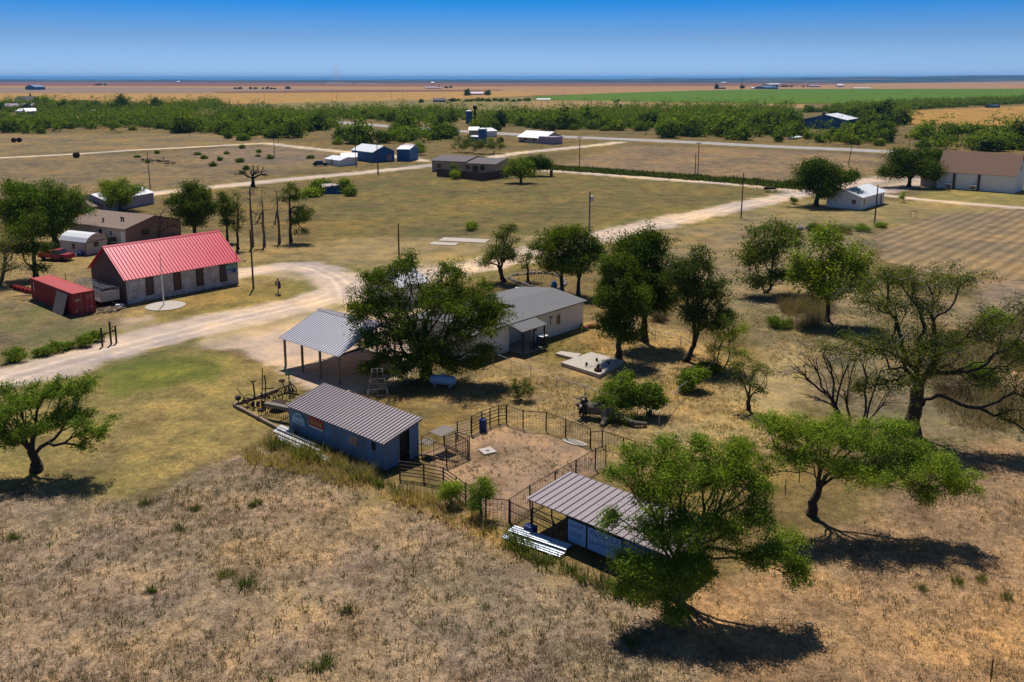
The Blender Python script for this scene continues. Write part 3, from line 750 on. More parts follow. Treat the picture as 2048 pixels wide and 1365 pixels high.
# ---- near corrugated shed with signs
def near_shed():
    p, rz, L, W = Vector((-8.64, 56.36, 0)), -.71, 10.95, 3.15
    o = p-Vector((math.cos(rz), math.sin(rz), 0))*L
    Hf, Hb = 1.99, 2.66
    r = thing('metal_shed', 'long patched blue metal shed with ribbed mauve roof and painted signs', 'shed', o, rz)
    m = MB()
    d0, d1 = 1.35, 2.25                       # doorway in the right end
    m.add([(0,0,0),(L,0,0),(L,0,Hf),(0,0,Hf),(0,W,0),(L,W,0),(L,W,Hb),(0,W,Hb)], [(0,1,2,3),(5,4,7,6),(4,0,3,7)])
    zt = lambda y: Hf+(Hb-Hf)*y/W
    m.add([(L,0,0),(L,d0,0),(L,d0,zt(d0)),(L,0,Hf),(L,d1,0),(L,W,0),(L,W,Hb),(L,d1,zt(d1))], [(0,1,2,3),(4,5,6,7)])
    m.part('wall', M_oldmetal, r)
    MB().add([(L-.12,d0,0),(L-.12,d1,0),(L-.12,d1,zt(d1)-.02),(L-.12,d0,zt(d0)-.02)], [(0,1,2,3)]).part('doorway', M_dark, r)
    for z in (.55, 1.05, 1.5): MB().box(L-.09, L-.05, d0, d1, z, z+.09).part('doorway_board', M_darkwood, r)
    k = .12
    q = [(-k,-.22,Hf-.04),(L+k,-.22,Hf-.04),(L+k,W+.28,Hb+.07),(-k,W+.28,Hb+.07)]
    roof_plates('roof', r, M_mauve, [[(x,y,z+.06) for x,y,z in q]], .05, 34, rw=.04, rh=.07)
    for x in (.3, L-.3): MB().beam((x,-.2,Hf-.06),(x,W+.24,Hb+.03),.06,.09).part('rafter', M_timber, r)
    MB().beam((L+.1,-.2,Hf-.05),(L+.1,W+.26,Hb+.05),.03,.12).part('barge_board', M_timber, r)
    # arch-topped sign
    a = [(math.cos(t)*.92+1.25, math.sin(t)*1.02+.78) for t in np.linspace(0, PI, 15)]
    ar = lambda y0,y1,s: MB().add([(1.25+(x-1.25)*s,y0,.78+(z-.78)*s) for x,z in a]+[(1.25+(x-1.25)*s,y1,.78+(z-.78)*s) for x,z in a],
        [tuple(range(14,-1,-1)),tuple(range(15,30))]+[(i,(i+1)%15,15+(i+1)%15,15+i) for i in range(15)])
    sgn = ar(-.004,-.035,1.0).part('arched_sign', M_teal, r, 'pale blue arch-topped sign with two dark lines of script')
    ar(-.036,-.045,.88).part('sign_face', M_sky_sign, sgn)
    m = MB(); scribble(m, .82, 1.72, 1.3, 1.5, 8, rngp, -.056, .01); scribble(m, .78, 1.78, .9, 1.0, 10, rngp, -.056, .01)
    m.part('sign_lettering', M_ink, sgn)
    s2 = MB().box(2.55, 4.25, -.04, -.004, .98, 1.78).part('red_sign', M_orange, r, 'red sign with yellow lettering and a pale strip below')
    m = MB(); scribble(m, 2.75, 4.12, 1.3, 1.62, 9, rngp, -.056, .014); m.part('sign_lettering', M_yellow, s2)
    MB().box(2.6, 4.22, -.052, -.041, 1.0, 1.1).part('sign_strip', M_whitewall, s2)
    opening(r, 'window', 'n', 9.62, 1.18, .38, .55, frame_m=M_darkwood, pane=M_dark)
    MB().box(7.2, 8.1, -.03, -.003, .9, 1.6).part('wall_patch', M_rustroof, r)
    # things lying along the front
    m = MB()
    for i, (x0, x1, y, z) in enumerate([(-.6,3.6,-.9,.1),(-.3,5.2,-1.15,.16),(.2,6.6,-1.4,.08),(-.5,4.4,-.7,.22),(1.0,7.4,-1.62,.05)]):
        m.box(x0, x1, y-.14, y+.1, z, z+.035+.02*(i % 2))
    for x in (.3, 2.6, 4.2): m.box(x, x+.1, -1.7, -.5, 0, .06)
    m.solo('scrap_boards', M_galv, 'pale boards and metal strips lying along the front of the signed shed', 'boards', o, rz)
    MB().box(-.6,1.0,-.62,-.3,.28,.33).box(-.5,-.42,-.6,-.34,0,.28).box(.8,.88,-.6,-.34,0,.28).solo('bench', M_galv, 'small pale bench below the arch-topped sign', 'bench', o, rz)
    return o, rz, L, W
SH_O, SH_RZ, SH_L, SH_W = near_shed()
def SHL(u, v, z=0): return SH_O+Vector((math.cos(SH_RZ)*u-math.sin(SH_RZ)*v, math.sin(SH_RZ)*u+math.cos(SH_RZ)*v, z))

# ---- open stock shed with faded blue panels
def stock_shed():
    rz = -.72; e = Vector((math.cos(rz), math.sin(rz), 0)); v = Vector((-e.y, e.x, 0))
    o = G(1064.5, 1058.5)                       # front left post
    Lw = 9.4; Wd = 4.2
    wF, zF = solve_wz(o-e*.2, -v, 1056.5, 1001)  # eave corner
    zF = max(2.0, min(2.7, zF))
    _, zB = solve_wz(o-e*.2, v, 1140.9, 946.4); wB = max(3.2, min(5.2, _)); zB = max(zF+.2, min(3.4, zB))
    Wd = wB-.25
    r = thing('stock_shed', 'open-fronted stock shed with mauve lean-to roof under mesquite branches', 'shed', o, rz)
    q = [(-.25,-.3,zF),(Lw+.3,-.3,zF),(Lw+.3,wB,zB),(-.25,wB,zB)]
    roof_plates('roof', r, M_mauve, [q], .05, 21, rw=.03, rh=.06)
    m = MB()
    for x in (.05, 2.7, 4.6, 6.7, 8.9): m.beam((x,-.25,zF-.1),(x,wB-.05,zB-.1),.07,.08)
    for y in (.0, Wd): m.beam((-.1,y,zF+(zB-zF)*y/wB-.19),(Lw,y,zF+(zB-zF)*y/wB-.19),.07,.1)
    m.part('roof_frame', M_pipe, r)
    for x, y in ((0,0),(2.55,0),(0,Wd),(4.5,Wd),(0,Wd*.5),(9.2,Wd),(6.8,Wd)):
        MB().tube((x,y,0),(x,y,zF+(zB-zF)*y/wB-.14),.05,n=8).part('post', M_pipe, r)
    # faded panels low on the front, then solid sheet wall
    for x0, x1 in ((2.7, 3.95), (4.08, 6.35)):
        f = MB().box(x0, x1, -.04, 0, .28, 1.62).part('painted_panel', M_graywash, r, 'faded pale blue panel with darker blue lettering')
        m = MB(); k = 4 if x1-x0 < 2 else 7
        scribble(m, x0+.12, x1-.15, 1.25, 1.5, k, rngp, -.052, .01); scribble(m, x0+.1, x1-.3, .72, .98, k+1, rngp, -.052, .01)
        m.part('panel_lettering', M_fadeblue, f)
    MB().box(6.42, Lw, -.02, .03, .05, zF-.2).box(2.7, 5.2, Wd-.05, Wd, .05, zB-.35).box(Lw-.03, Lw+.02, .03, Wd, .05, zF-.15).box(5.2, Lw-.03, Wd-.05, Wd, .05, zB-.35).part('sheet_wall', M_bluemetal, r)
    MB().beam((6.45,-.05,zF-.45),(Lw,-.05,zF-.5),.04,.06).part('wall_rail', M_timber, r)
    m = MB()
    for z in (.9, 1.35): m.tube((0,.0,z),(2.55,.05,z-.1),.03)
    m.part('front_rail', M_pipe, r)
    return o, rz, e, v
SS_O, SS_RZ, SS_E, SS_V = stock_shed()

# ---- pipe-and-wire corral fences
def fence(label, pts, h=1.3, rails=(1.0,), wire=True, step=2.4, wall=None, r=.045, mesh=.2, mat=None, wmat=None, jitter=True, wr=.011, group='rusty pipe fences round the stock pen', name='pipe_fence'):
    """posts along a run of ground points; rails at fractions of h; woven wire between"""
    P = [G(*p) if len(p) == 2 and isinstance(p, tuple) else Vector(p) for p in pts]
    root = thing(name, label, 'fence', P[0], 0, group)
    rnd = random.Random(len(pts)*31+int(P[0].x*10))
    rail = MB(); wm = MB()
    for a, b in zip(P[:-1], P[1:]):
        a = a-P[0]; b = b-P[0]; d = b-a; n = max(1, round(d.length/step))
        for i in range(n+1 if b+P[0] == P[-1] else n):
            q = a.lerp(b, i/n); rr = r*(1.2 if i == 0 else .9)
            MB().tube(q, q+Vector((rnd.uniform(-.03,.03), rnd.uniform(-.03,.03), h+rnd.uniform(0,.08))), rr, n=7).part('post', mat or M_pipe, root)
        for f in rails: rail.tube(a+Vector((0,0,h*f)), b+Vector((0,0,h*f)), r*.75, n=6)
        if wire:
            k = max(2, int(h*.92/mesh)); 
            for i in range(k+1): z = .06+(h*.92-.06)*i/k; wm.tube(a+Vector((0,0,z)), b+Vector((0,0,z)), wr, n=3, cap=False)
            k = max(2, int(d.length/(mesh*1.2)))
            for i in range(1, k): q = a.lerp(b, i/k); wm.tube(q+Vector((0,0,.06)), q+Vector((0,0,h*.92)), wr, n=3, cap=False)
    if rails: rail.part('rail', mat or M_pipe, root)
    if wire: wm.part('wire_mesh', wmat or M_wire, root)
    return root
fence('rusty pipe and wire fence across the back of the bare stock pen', [(1013,846),(1046,857),(1092,861),(1131,875),(1180,895)], 1.42, (1.0,), step=2.0)
fence('rusty wire fence running right from the pen corner post towards the mesquites', [(1181,896),(1204,893),(1247,907),(1300,926),(1370,950),(1450,972)], 1.2, (1.0,), step=2.0)
fence('rusty pipe fence beside the blue barrel, meeting the back corner of the pen', [(943,869),(964,858),(980,852),(997.4,846),(1012,845)], 1.4, (1.0, .8, .6, .4, .2), False)
fence('thin wire panel fence between the caged pen and the blue barrel fence', [(888,884),(915,876),(942,869)], 1.2, (), True, 2.2, mat=M_wire, wmat=M_galv)
fence('rusty pipe divider fence between the bare pen and the stock shed roof', [(1018,1044),(1060,1015),(1110,985),(1151,962),(1190,938),(1211.6,931)], 1.45, (1.0,), step=1.8)
fence('rusty wire fence along the front of the bare pen by the saplings', [(932,1007),(972,1037),(1018,1043)], 1.35, (1.0,), step=2.0)
fence('pipe gate panel of level rails running from the signed shed to the saplings', [(800,958),(848,964),(887,972),(912,990),(931,1006)], 1.25, (1.0, .8, .6, .4, .22), False, 1.3, mat=M_pipe)
fence('rusty pipe rail fence passing under the front of the stock shed roof', [(1020,1043),(1062,1062),(1105,1085)], 1.25, (1.0, .55), True, 1.6)
fence('leaning brown pipe gate standing behind the big front mesquite', [(1530,1035),(1505,1010),(1470,990)], 1.5, (1.0, .5), False, 1.6)
fence('chain-link fence with galvanised top rail across the middle of the back yard', [(930,706),(985,728),(1061,760),(1113,779),(1169,798),(1220,817),(1275,838),(1318,853)], 1.12, (1.0,), True, 2.6, r=.028, mesh=.28, mat=M_galv, wmat=M_wire, wr=.006, group='chain-link yard fences', name='chain_link_fence')
fence('chain-link side fence climbing from the shrubs to the feathery mesquite', [(1318,853),(1356,801),(1400,770),(1432,742)], 1.12, (1.0,), True, 2.6, r=.028, mesh=.28, mat=M_galv, wmat=M_wire, wr=.006, group='chain-link yard fences', name='chain_link_fence')
fence('chain-link back fence in the shade behind the three elm trees', [(1165,652),(1210,660),(1258,672),(1310,683),(1361,694),(1432,742)], 1.12, (1.0,), True, 2.6, r=.028, mesh=.28, mat=M_galv, wmat=M_wire, wr=.006, group='chain-link yard fences', name='chain_link_fence')
for px, lab in (((1570,993),'thin steel fence post left of the leaning mesquite trunk, nearer one'),((1598,967),'thin steel fence post left of the leaning mesquite trunk, farther one'),((1981,1365),'thin dark steel post standing alone at the bottom right corner')):
    MB().tube((0,0,0),(.02,.03,1.15),.022,n=6).box(-.03,.03,-.004,.004,.1,1.1).solo('steel_post', M_rust, lab, 'post', G(*px))

# ---- caged pen beside the shed
def cage():
    o = SHL(SH_L+.15, SH_W+.1); rz = SH_RZ
    r = thing('animal_cage', 'wire animal cage with pale sheet roofing beside the signed shed', 'cage', o, rz)
    L, W, H = 2.5, 2.3, 1.45
    f = MB()
    for x in (0, L):
        for y in (0, W): f.tube((x,y,0),(x,y,H),.035)
    for z in (.05, H):
        f.tube((0,0,z),(L,0,z),.025).tube((0,W,z),(L,W,z),.025).tube((0,0,z),(0,W,z),.025).tube((L,0,z),(L,W,z),.025)
    f.tube((L*.5,0,0),(L*.5,0,H),.025)
    f.part('frame', M_pipe, r)
    w = MB()
    for i in range(1, 12):
        x = L*i/12; w.tube((x,0,.05),(x,0,H),.009,n=3).tube((x,W,.05),(x,W,H),.009,n=3)
        y = W*i/12; w.tube((L,y,.05),(L,y,H),.009,n=3)
    for i in range(1, 7):
        z = H*i/7; w.tube((0,0,z),(L,0,z),.009,n=3).tube((L,0,z),(L,W,z),.009,n=3).tube((0,W,z),(L,W,z),.009,n=3)
    w.part('wire_mesh', M_wire, r)
    MB().plate([(-.1,.9,H+.05),(1.1,.9,H+.03),(1.15,W+.1,H+.09),(-.1,W+.1,H+.12)], .02).part('roof_sheet', M_polegrey, r)
    MB().plate([(-.2,-.1,1.0),(.75,-.1,1.0),(.75,.7,1.12),(-.2,.7,1.12)], .02).part('low_sheet', M_polegrey, r)
cage()
fence('low hog-wire panel joining the animal cage to the pen', [SHL(SH_L+2.65, SH_W+.1), SHL(SH_L+2.7, SH_W+2.2), G(888,884)], 1.2, (1.0,), True, 2.0)

# ---- carport
def carport():
    a = G(571.5, 731.5); rz = -.71; e = Vector((math.cos(rz), math.sin(rz), 0)); v = Vector((-e.y, e.x, 0))
    L = (G(692.8, 764.5)-a).length
    Hw = ZT((571.5, 731.5), 676)
    wr, zr = solve_wz(a-e*.45, v, 638.8, 620.9); zr = min(max(zr, Hw+.6), Hw+2.2)
    W = wr*2
    r = thing('carport', 'tall open carport with bright ribbed gable roof on timber posts', 'carport', a, rz)
    s = (zr-Hw)/wr; o = .35; ze = Hw-s*o+.14
    roof_plates('roof', r, M_silverroof, [[(-.45,-o,ze),(L+.4,-o,ze),(L+.4,wr,zr+.14),(-.45,wr,zr+.14)], [(L+.4,W+o,ze),(-.45,W+o,ze),(-.45,wr,zr+.14),(L+.4,wr,zr+.14)]], .05, 26, rw=.05, rh=.085)
    MB().plate([(-.5,wr-.25,zr+.12),(L+.45,wr-.25,zr+.12),(L+.45,wr,zr+.225),(-.5,wr,zr+.225)], .02).plate([(L+.45,wr+.25,zr+.12),(-.5,wr+.25,zr+.12),(-.5,wr,zr+.225),(L+.45,wr,zr+.225)], .02).part('ridge_cap', M_mauve, r)
    for i in range(4):
        for y in (0, W):
            MB().box(L*i/3-.085, L*i/3+.085, y-.085, y+.085, 0, Hw).part('post', M_timber, r)
    m = MB().beam((-.3,0,Hw+.1-.12),(L+.3,0,Hw-.02),.1,.2).beam((-.3,W,Hw-.02),(L+.3,W,Hw-.02),.1,.2)
    m.part('eave_beam', M_timber, r)
    for x in (0, L/3, 2*L/3, L):
        m = MB().beam((x,0,Hw-.05),(x,W,Hw-.05),.06,.14).beam((x,0,Hw),(x,wr,zr),.06,.12).beam((x,W,Hw),(x,wr,zr),.06,.12).beam((x,wr,Hw),(x,wr,zr),.06,.1).beam((x,wr*.45,Hw),(x,wr,zr-.1),.05,.08).beam((x,wr*1.55,Hw),(x,wr,zr-.1),.05,.08)
        m.part('truss', M_darkwood, r)
carport()

# ---- the main white house
def main_house():
    rz = TH; e, v = UD, VD
    o = G(944.5, 728); R1 = G(1163, 652)
    L = (R1-o).dot(e)
    He = ZT((1163, 652), 602)
    g = o+e*L
    wr, zr = solve_wz(g+e*.3, v, 1105.8, 586.8); wr = min(max(wr, 3.5), 6.5); zr = min(max(zr, He+.6), He+1.8)
    r = thing('white_house', 'white walled house with grey shingle roof and a back porch', 'house', o, rz)
    x0 = L*.30                                   # porch recess from here
    x1 = (G(1072, 690)-o).dot(e)
    W = wr*2
    m = MB()
    m.add([(0,0,0),(x0,0,0),(x0,0,He),(0,0,He),(x0,1.4,0),(x0,1.4,He),(x1,1.4,0),(x1,1.4,He),(x1,0,0),(x1,0,He),(L,0,0),(L,0,He),(L,W,0),(L,W,He),(L,wr,zr),(0,W,0),(0,W,He),(0,wr,zr)],
          [(0,1,2,3),(1,4,5,2),(4,6,7,5),(6,8,9,7),(8,10,11,9),(10,12,13,14,11),(12,15,16,13),(15,0,3,17,16)])
    m.part('wall', M_whitewall, r)
    s = (zr-He)/wr; k = .3; ze = He-s*k+.12
    wx = L*.52
    roof_plates('roof', r, M_greyshingle, [[(-k,-k,ze),(L+k,-k,ze),(L+k,wr,zr+.12),(-k,wr,zr+.12)], [(L+k,W+k,ze),(-k,W+k,ze),(-k,wr,zr+.12),(L+k,wr,zr+.12)]], .12)
    # cross wing behind, its ridge running with -v
    xa = (G(1040,600)-o).dot(e)*0+L*.36
    wB, zB = solve_wz(o+e*xa, v, 1006, 573); zB = min(max(zB, zr+.25), zr+1.0); wB = min(max(wB, 7), 14)
    hw = 4.2
    roof_plates('wing_roof', r, M_greyshingle, [[(xa-hw,wB,He+.1),(xa-hw,wr-2.2,He+.1),(xa,wr-.8,zB),(xa,wB,zB)], [(xa+hw,wr-2.2,He+.1),(xa+hw,wB,He+.1),(xa,wB,zB),(xa,wr-.8,zB)]], .12)
    MB().add([(xa-hw+.3,W-.2,0),(xa+hw-.3,W-.2,0),(xa+hw-.3,wB-.3,0),(xa-hw+.3,wB-.3,0),(xa-hw+.3,W-.2,He),(xa+hw-.3,W-.2,He),(xa+hw-.3,wB-.3,He),(xa-hw+.3,wB-.3,He),(xa,wB-.3,zB-.15)],[(1,2,6,5),(3,0,4,7),(2,3,7,8,6)]).part('wing_wall', M_whitewall, r)
    # porch
    q = [(x0-.2,-1.9,He-.42),(x1+.15,-1.9,He-.42),(x1+.15,-k+.02,ze-.08),(x0-.2,-k+.02,ze-.08)]
    roof_plates('porch_roof', r, M_greyshingle, [q], .1)
    for x in (x0+.1, (x0+x1)/2, x1-.1): MB().box(x-.06,x+.06,-1.8,-1.68,0,He-.5).part('porch_post', M_darkwood, r)
    MB().box(x0,x1,-1.8,1.38,.002,.12).part('porch_floor', M_concrete, r)
    m = MB()
    for i in range(14): x = x1-2.2+i*.16; m.box(x,x+.04,-1.78,-1.74,.15,.95)
    m.box(x1-2.3,x1,-1.79,-1.73,.95,1.0); m.part('porch_rail', M_darkwood, r)
    xb = (G(1111,668)-o).dot(e)
    opening(r, 'window', 'n', (G(1111,668)-o).dot(e)-.45, 1.05, .75, 1.15)
    opening(r, 'door', 'n', (G(1098,673)-o).dot(e)-.6, .12, .85, 2.0, frame_m=M_white, pane=M_whitewall, sub='door_leaf')
    opening(r, 'window', 'n', x1+.25, 1.1, .6, .9)
    MB().box(xb-1.45,xb-1.37,-.09,-.004,1.3,2.25).box(xb-1.5,xb-1.05,-.12,-.09,2.1,2.2).part('wall_conduit', M_bluemetal, r)
    c = Vector((L*.36+.2, wr+1.2, zB-.1))
    MB().tube(c, c+Vector((0,0,.45)), .16, n=10).tube(c+Vector((0,0,.45)), c+Vector((0,0,.55)), .24, n=10).part('roof_vent', M_blackpaint, r)
    MB().box(xa-.7,xa+.1,wr+4.2,wr+5.0,zB-.12,zB+.22).part('roof_cooler', M_white, r)
    ac = thing('air_conditioner', 'grey air-conditioning unit with pale square top by the porch corner', 'air conditioner', G(1084,691), rz)
    MB().box(-.42,.42,-.42,.42,.02,.98).part('casing', M_oldmetal, ac)
    MB().box(-.46,.46,-.46,-.2,.985,1.04).box(-.46,.46,.2,.46,.985,1.04).box(-.46,-.2,-.2,.2,.985,1.04).box(.2,.46,-.2,.2,.985,1.04).part('top_rim', M_whitemetal, ac)
    m = MB()
    for i in range(9): m.box(-.43+i*.095,-.4+i*.095,-.44,-.425,.1,.92)
    m.part('grille', M_rust, ac)
    return o
MH_O = main_house()

# light roof glimpsed between the two crowns
def back_shed():
    b = G(930, 640)
    h = house('storage_shed', 'shed with bright ribbed roof glimpsed between the two big tree crowns', 'shed', b+VD*9-UD*1.5, TH, 4.2, 5.5, 2.6, 3.7, M_whitewall, M_silverroof, 'u', .3, 18)
back_shed()

# ---- red-roofed stone hall
def red_hall():
    o = Vector((-45.53, 101.46, 0)); L, W, He, Hr = 14.73, 9.45, 3.05, 6.35
    r = thing('red_roofed_hall', 'whitewashed stone hall with bright red ribbed metal roof', 'hall', o, .84)
    MB().add([(0,0,0),(0,W,0),(0,W,He),(0,W/2,Hr-.1),(0,0,He),(L,0,0),(L,W,0),(L,W,He),(L,W/2,Hr-.1),(L,0,He)], [(0,5,9,4),(1,2,7,6),(5,6,7,8,9)]).part('wall', M_stone, r)
    MB().add([(-.003,0,0),(-.003,W,0),(-.003,W,He),(-.003,W/2,Hr-.1),(-.003,0,He)], [(0,4,3,2,1)]).part('gable_wall', M_stonedark, r, 'dark brick gable wall')
    k = .36; s = (Hr-2.94)/(W/2+k)
    A = 2.94
    roof_plates('roof', r, M_redroof, [[(-k,-k,A+.05),(L+k,-k,A+.05),(L+k,W/2,Hr+.05),(-k,W/2,Hr+.05)], [(L+k,W+k,A+.05),(-k,W+k,A+.05),(-k,W/2,Hr+.05),(L+k,W/2,Hr+.05)]], .05, 36, rw=.05, rh=.08)
    MB().plate([(-k-.03,W/2-.2,Hr-.03),(L+k+.03,W/2-.2,Hr-.03),(L+k+.03,W/2,Hr+.13),(-k-.03,W/2,Hr+.13)], .02).plate([(L+k+.03,W/2+.2,Hr-.03),(-k-.03,W/2+.2,Hr-.03),(-k-.03,W/2,Hr+.13),(L+k+.03,W/2,Hr+.13)], .02).part('ridge_cap', M_redroof, r)
    for x in (2.45, 5.95, 8.95, 12.2)[:4]:
        opening(r, 'window', 'n', x-.1, .62, 1.0, 2.2, frame_m=M_darkwood, pane=M_fencewood, sub='boarding')
    b = MB().box(12.95,14.35,-.06,-.004,1.55,2.7).part('banner', M_green_sign, r, 'green and blue notice banner')
    MB().box(12.95,14.35,-.07,-.061,1.55,2.05).part('banner_lower', M_blue_sign, b)
    m = MB()
    for z, w in ((2.5,1.1),(2.33,.8),(2.17,1.0),(1.9,.9),(1.75,.7),(1.63,1.0)): m.box(13.02,13.02+w,-.08,-.071,z,z+.06)
    m.box(14.1,14.28,-.08,-.071,2.2,2.62); m.part('banner_lettering', M_sign_lt, b)
    MB().tube((14.45,-.25,1.2),(14.45,-.25,4.5),.035).part('service_mast', M_rust, r)
    MB().tube((L+k+.05,-k,2.9),(L+k+.45,-k-.05,2.9),.03).tube((L+k+.4,-k-.05,2.85),(L+k+.5,-k-.05,2.98),.1).part('eave_lamp', M_rust, r)
    # flagpole on its round pad
    p = G(328, 610.5); c = G(331, 612.5)
    MB().lathe([(2.25,0),(2.25,.05),(2.2,.07)], 48).solo('concrete_pad', M_concrete, 'round concrete pad under the flagpole', 'pad', (c.x, c.y, .0))
    f = thing('flagpole', 'tall white flagpole on a round concrete pad', 'flagpole', (p.x, p.y, .07))
    MB().tube((0,0,0),(-.03,0,3.6),.075,.065,10).part('lower_pole', M_whitemetal, f); MB().tube((-.03,0,3.6),(-.05,0,6.0),.045,.035,8).lathe([(.01,6.0),(.06,6.05),(.06,6.1),(.01,6.16)],8,(-.05,0,0)).part('upper_pole', M_galv, f)
red_hall()

# ---- shipping container and its neighbours
def text_mesh(body, size, parent, mat, loc, rot, name='lettering'):
    cu = bpy.data.curves.new(name, 'FONT'); cu.body = body; cu.size = size; cu.extrude = .006
    o = bpy.data.objects.new(name, cu); C.objects.link(o)
    dg = bpy.context.evaluated_depsgraph_get(); me = bpy.data.meshes.new_from_object(o.evaluated_get(dg)); bpy.data.objects.remove(o)
    q = link(name, me, mat, parent, loc); q.rotation_euler = rot; return q
def container():
    o = Vector((-49.255, 96.149, 0)); L, W, H = 12.19, 2.44, 2.59
    r = thing('shipping_container', 'long faded red shipping container with white letters on its door end', 'container', o, .841)
    m = MB()
    def corr(y0, x, sgn):                     # corrugated long side at x
        n = 44; vs = []; 
        for i in range(n*4+1):
            y = .12+(L-.24)*i/(n*4); d = (0, 0, .05, .05)[i % 4]*-sgn*-1
            vs += [(x+d, y, .16), (x+d, y, H-.1)]
        m.add(vs, [(2*i, 2*i+2, 2*i+3, 2*i+1) for i in range(n*4)])
    corr(0, .02, 1); corr(0, W-.07, 1)
    m.add([(.03,L-.03,.1),(W-.03,L-.03,.1),(W-.03,L-.03,H-.05),(.03,L-.03,H-.05)], [(0,3,2,1)])
    m.box(.05,W-.05,.05,L-.05,.08,.16)
    m.part('side_walls', M_redbox, r)
    m = MB()
    for x in (0, W-.12):
        m.box(x,x+.12,0,.12,0,H).box(x,x+.12,L-.12,L,0,H)
        m.box(x,x+.1,.12,L-.12,H-.12,H-.003).box(x,x+.1,.12,L-.12,.02,.18)
    m.box(.12,W-.12,.0,.1,H-.14,H-.003).box(.12,W-.12,0,.1,.02,.16); m.part('frame', M_redbox, r)
    m = MB().box(.1,W-.1,.1,L-.1,H-.04,H-.015)
    m.box(.0,W,.0,.12,H-.002,H+.004); m.part('roof', M_redtop, r)
    for x0 in (.13, W/2+.005):
        d = MB().box(x0,x0+W/2-.14,.03,.075,.17,H-.15).part('door', M_redbox, r)
        m = MB()
        for k in (.28, .72): x = x0+(W/2-.14)*k; m.tube((x,.005,.1),(x,.005,H-.1),.022,n=6)
        m.part('locking_bar', M_lilac, d)
        MB().box(x0+.2,x0+.75,-.0,.012,.75,.8).part('handle', M_lilac, d)
    text_mesh('tex', .5, r, M_white, (.2, .02, 1.62), (PI/2, 0, 0), 'door_lettering')
    m = MB().box(.24,.46,.012,.028,.42,.66); m.box(W-.5,W-.32,.012,.028,.66,.82)
    for z in (2.15,2.05,1.95,1.82,1.7): m.box(W-.95,W-.62,.012,.028,z,z+.03)
    for z in (2.2,2.1,2.0,1.9,1.78,1.6): m.box(W-.5,W-.2,.012,.028,z,z+.028)
    m.part('door_decals', M_yellow, r)
    MB().box(-.012,.0,11.2,11.32,1.1,2.2).part('side_mark', M_white, r)
    e, v = Vector((math.cos(.841), math.sin(.841), 0)), Vector((-math.sin(.841), math.cos(.841), 0))
    # plywood leaning on the long side
    q = o+v*1.0
    MB().plate([(-.75,.1,.0),(-.75,2.9,.0),(-.02,3.0,2.35),(-.02,.0,2.35)], .04).solo('plywood_sheet', M_tanwall, 'weathered plywood sheet leaning against the red container', 'plywood', q+v*.1-e*.02, .841)
    # stock trailer
    t = o+e*5.8+v*1.3
    r = thing('stock_trailer', 'open-topped slatted stock trailer parked between container and hall', 'trailer', t, .841+PI/2)
    f = MB(); LL, WW = 7.2, 2.2
    for y in (0, WW):
        for k in range(9): f.tube((0,y,.75+k*.16),(LL,y,.75+k*.16),.028,n=5)
        for k in range(8): f.tube((LL*k/7,y,.7),(LL*k/7,y,2.1),.035,n=5)
    for k in range(9): f.tube((LL,0,.75+k*.16),(LL,WW,.75+k*.16),.028,n=5)
    f.part('slats', M_galv, r)
    f = MB()
    for k in range(15): x = LL*k/14; f.path([(x,0,2.1),(x,WW*.25,2.28),(x,WW*.75,2.28),(x,WW,2.1)], .028, 5)
    for y in (.55,1.1,1.65): f.tube((0,y,2.27),(LL,y,2.27),.022,n=5)
    f.part('roof_bows', M_galv, r)
    MB().box(0,LL,.02,WW-.02,.58,.72).beam((-.9,WW/2,.55),(0,WW/2,.62),.12,.12).part('chassis', M_rust, r)
    MB().box(-.06,-.01,.0,WW,.7,1.9).part('front_panel', M_beigewall, r)
    for x in (2.9, 3.9):
        for y in (-.12, WW+.12):
            MB().lathe([(.1,-.1),(.36,-.1),(.39,-.06),(.39,.06),(.36,.1),(.1,.1)], 16, (x,y,.39), 'y').part('wheel', M_tyre, r)
    g = MB().lathe([(.05,0),(.42,.05),(.5,.22),(.42,.4),(.05,.46)], 16)
    g.tube((-.25,0,-.0),(-.25,0,.02),.05).solo('round_tank', M_whitemetal, 'small round white tank beside the stock trailer nose', 'tank', t-v*1.2-e*.6)
    m = MB(); rr = random.Random(3)
    for i in range(26):
        a = rr.uniform(-.5,.5)+1.2; c = Vector((rr.uniform(-1,1),rr.uniform(-.9,.9),.05+.045*(i//4))); d = Vector((math.cos(a),math.sin(a),0))*rr.uniform(.5,1.3); m.beam(c-d,c+d,.12,.04)
    m.solo('lumber_pile', M_timber, 'jumbled pile of pale lumber at the container corner', 'lumber', o+e*3.7-v*.6)
    # red implement and planks left of the container
    p = G(46,582); m = MB()
    m.box(-2.6,2.6,-.3,.3,.25,.4)
    for k in range(6): m.box(-2.4+k*.95,-2.2+k*.95,-.45,.45,.05,.5).tube((-2.3+k*.95,.3,.4),(-2.1+k*.95,.9,.1),.04)
    m.solo('farm_implement', M_redpaint, 'long red farm implement lying beyond the container', 'implement', p, -.6)
    for i, (q, lab) in enumerate((((20,580),'pale plank on the grass farthest left beyond the container'),((45,592),'pale plank on the grass beside the red implement'),((62,600),'long pale plank against the container corner'))):
        MB().beam((-1.1,0,.06),(1.1,0,.06),.18,.06).solo('plank', M_timber, lab, 'plank', G(*q), .25)
    MB().tube((0,0,0),(0,0,1.3),.05,n=6).solo('steel_post', M_rust, 'short dark post standing behind the red container', 'post', G(132,566))
container()

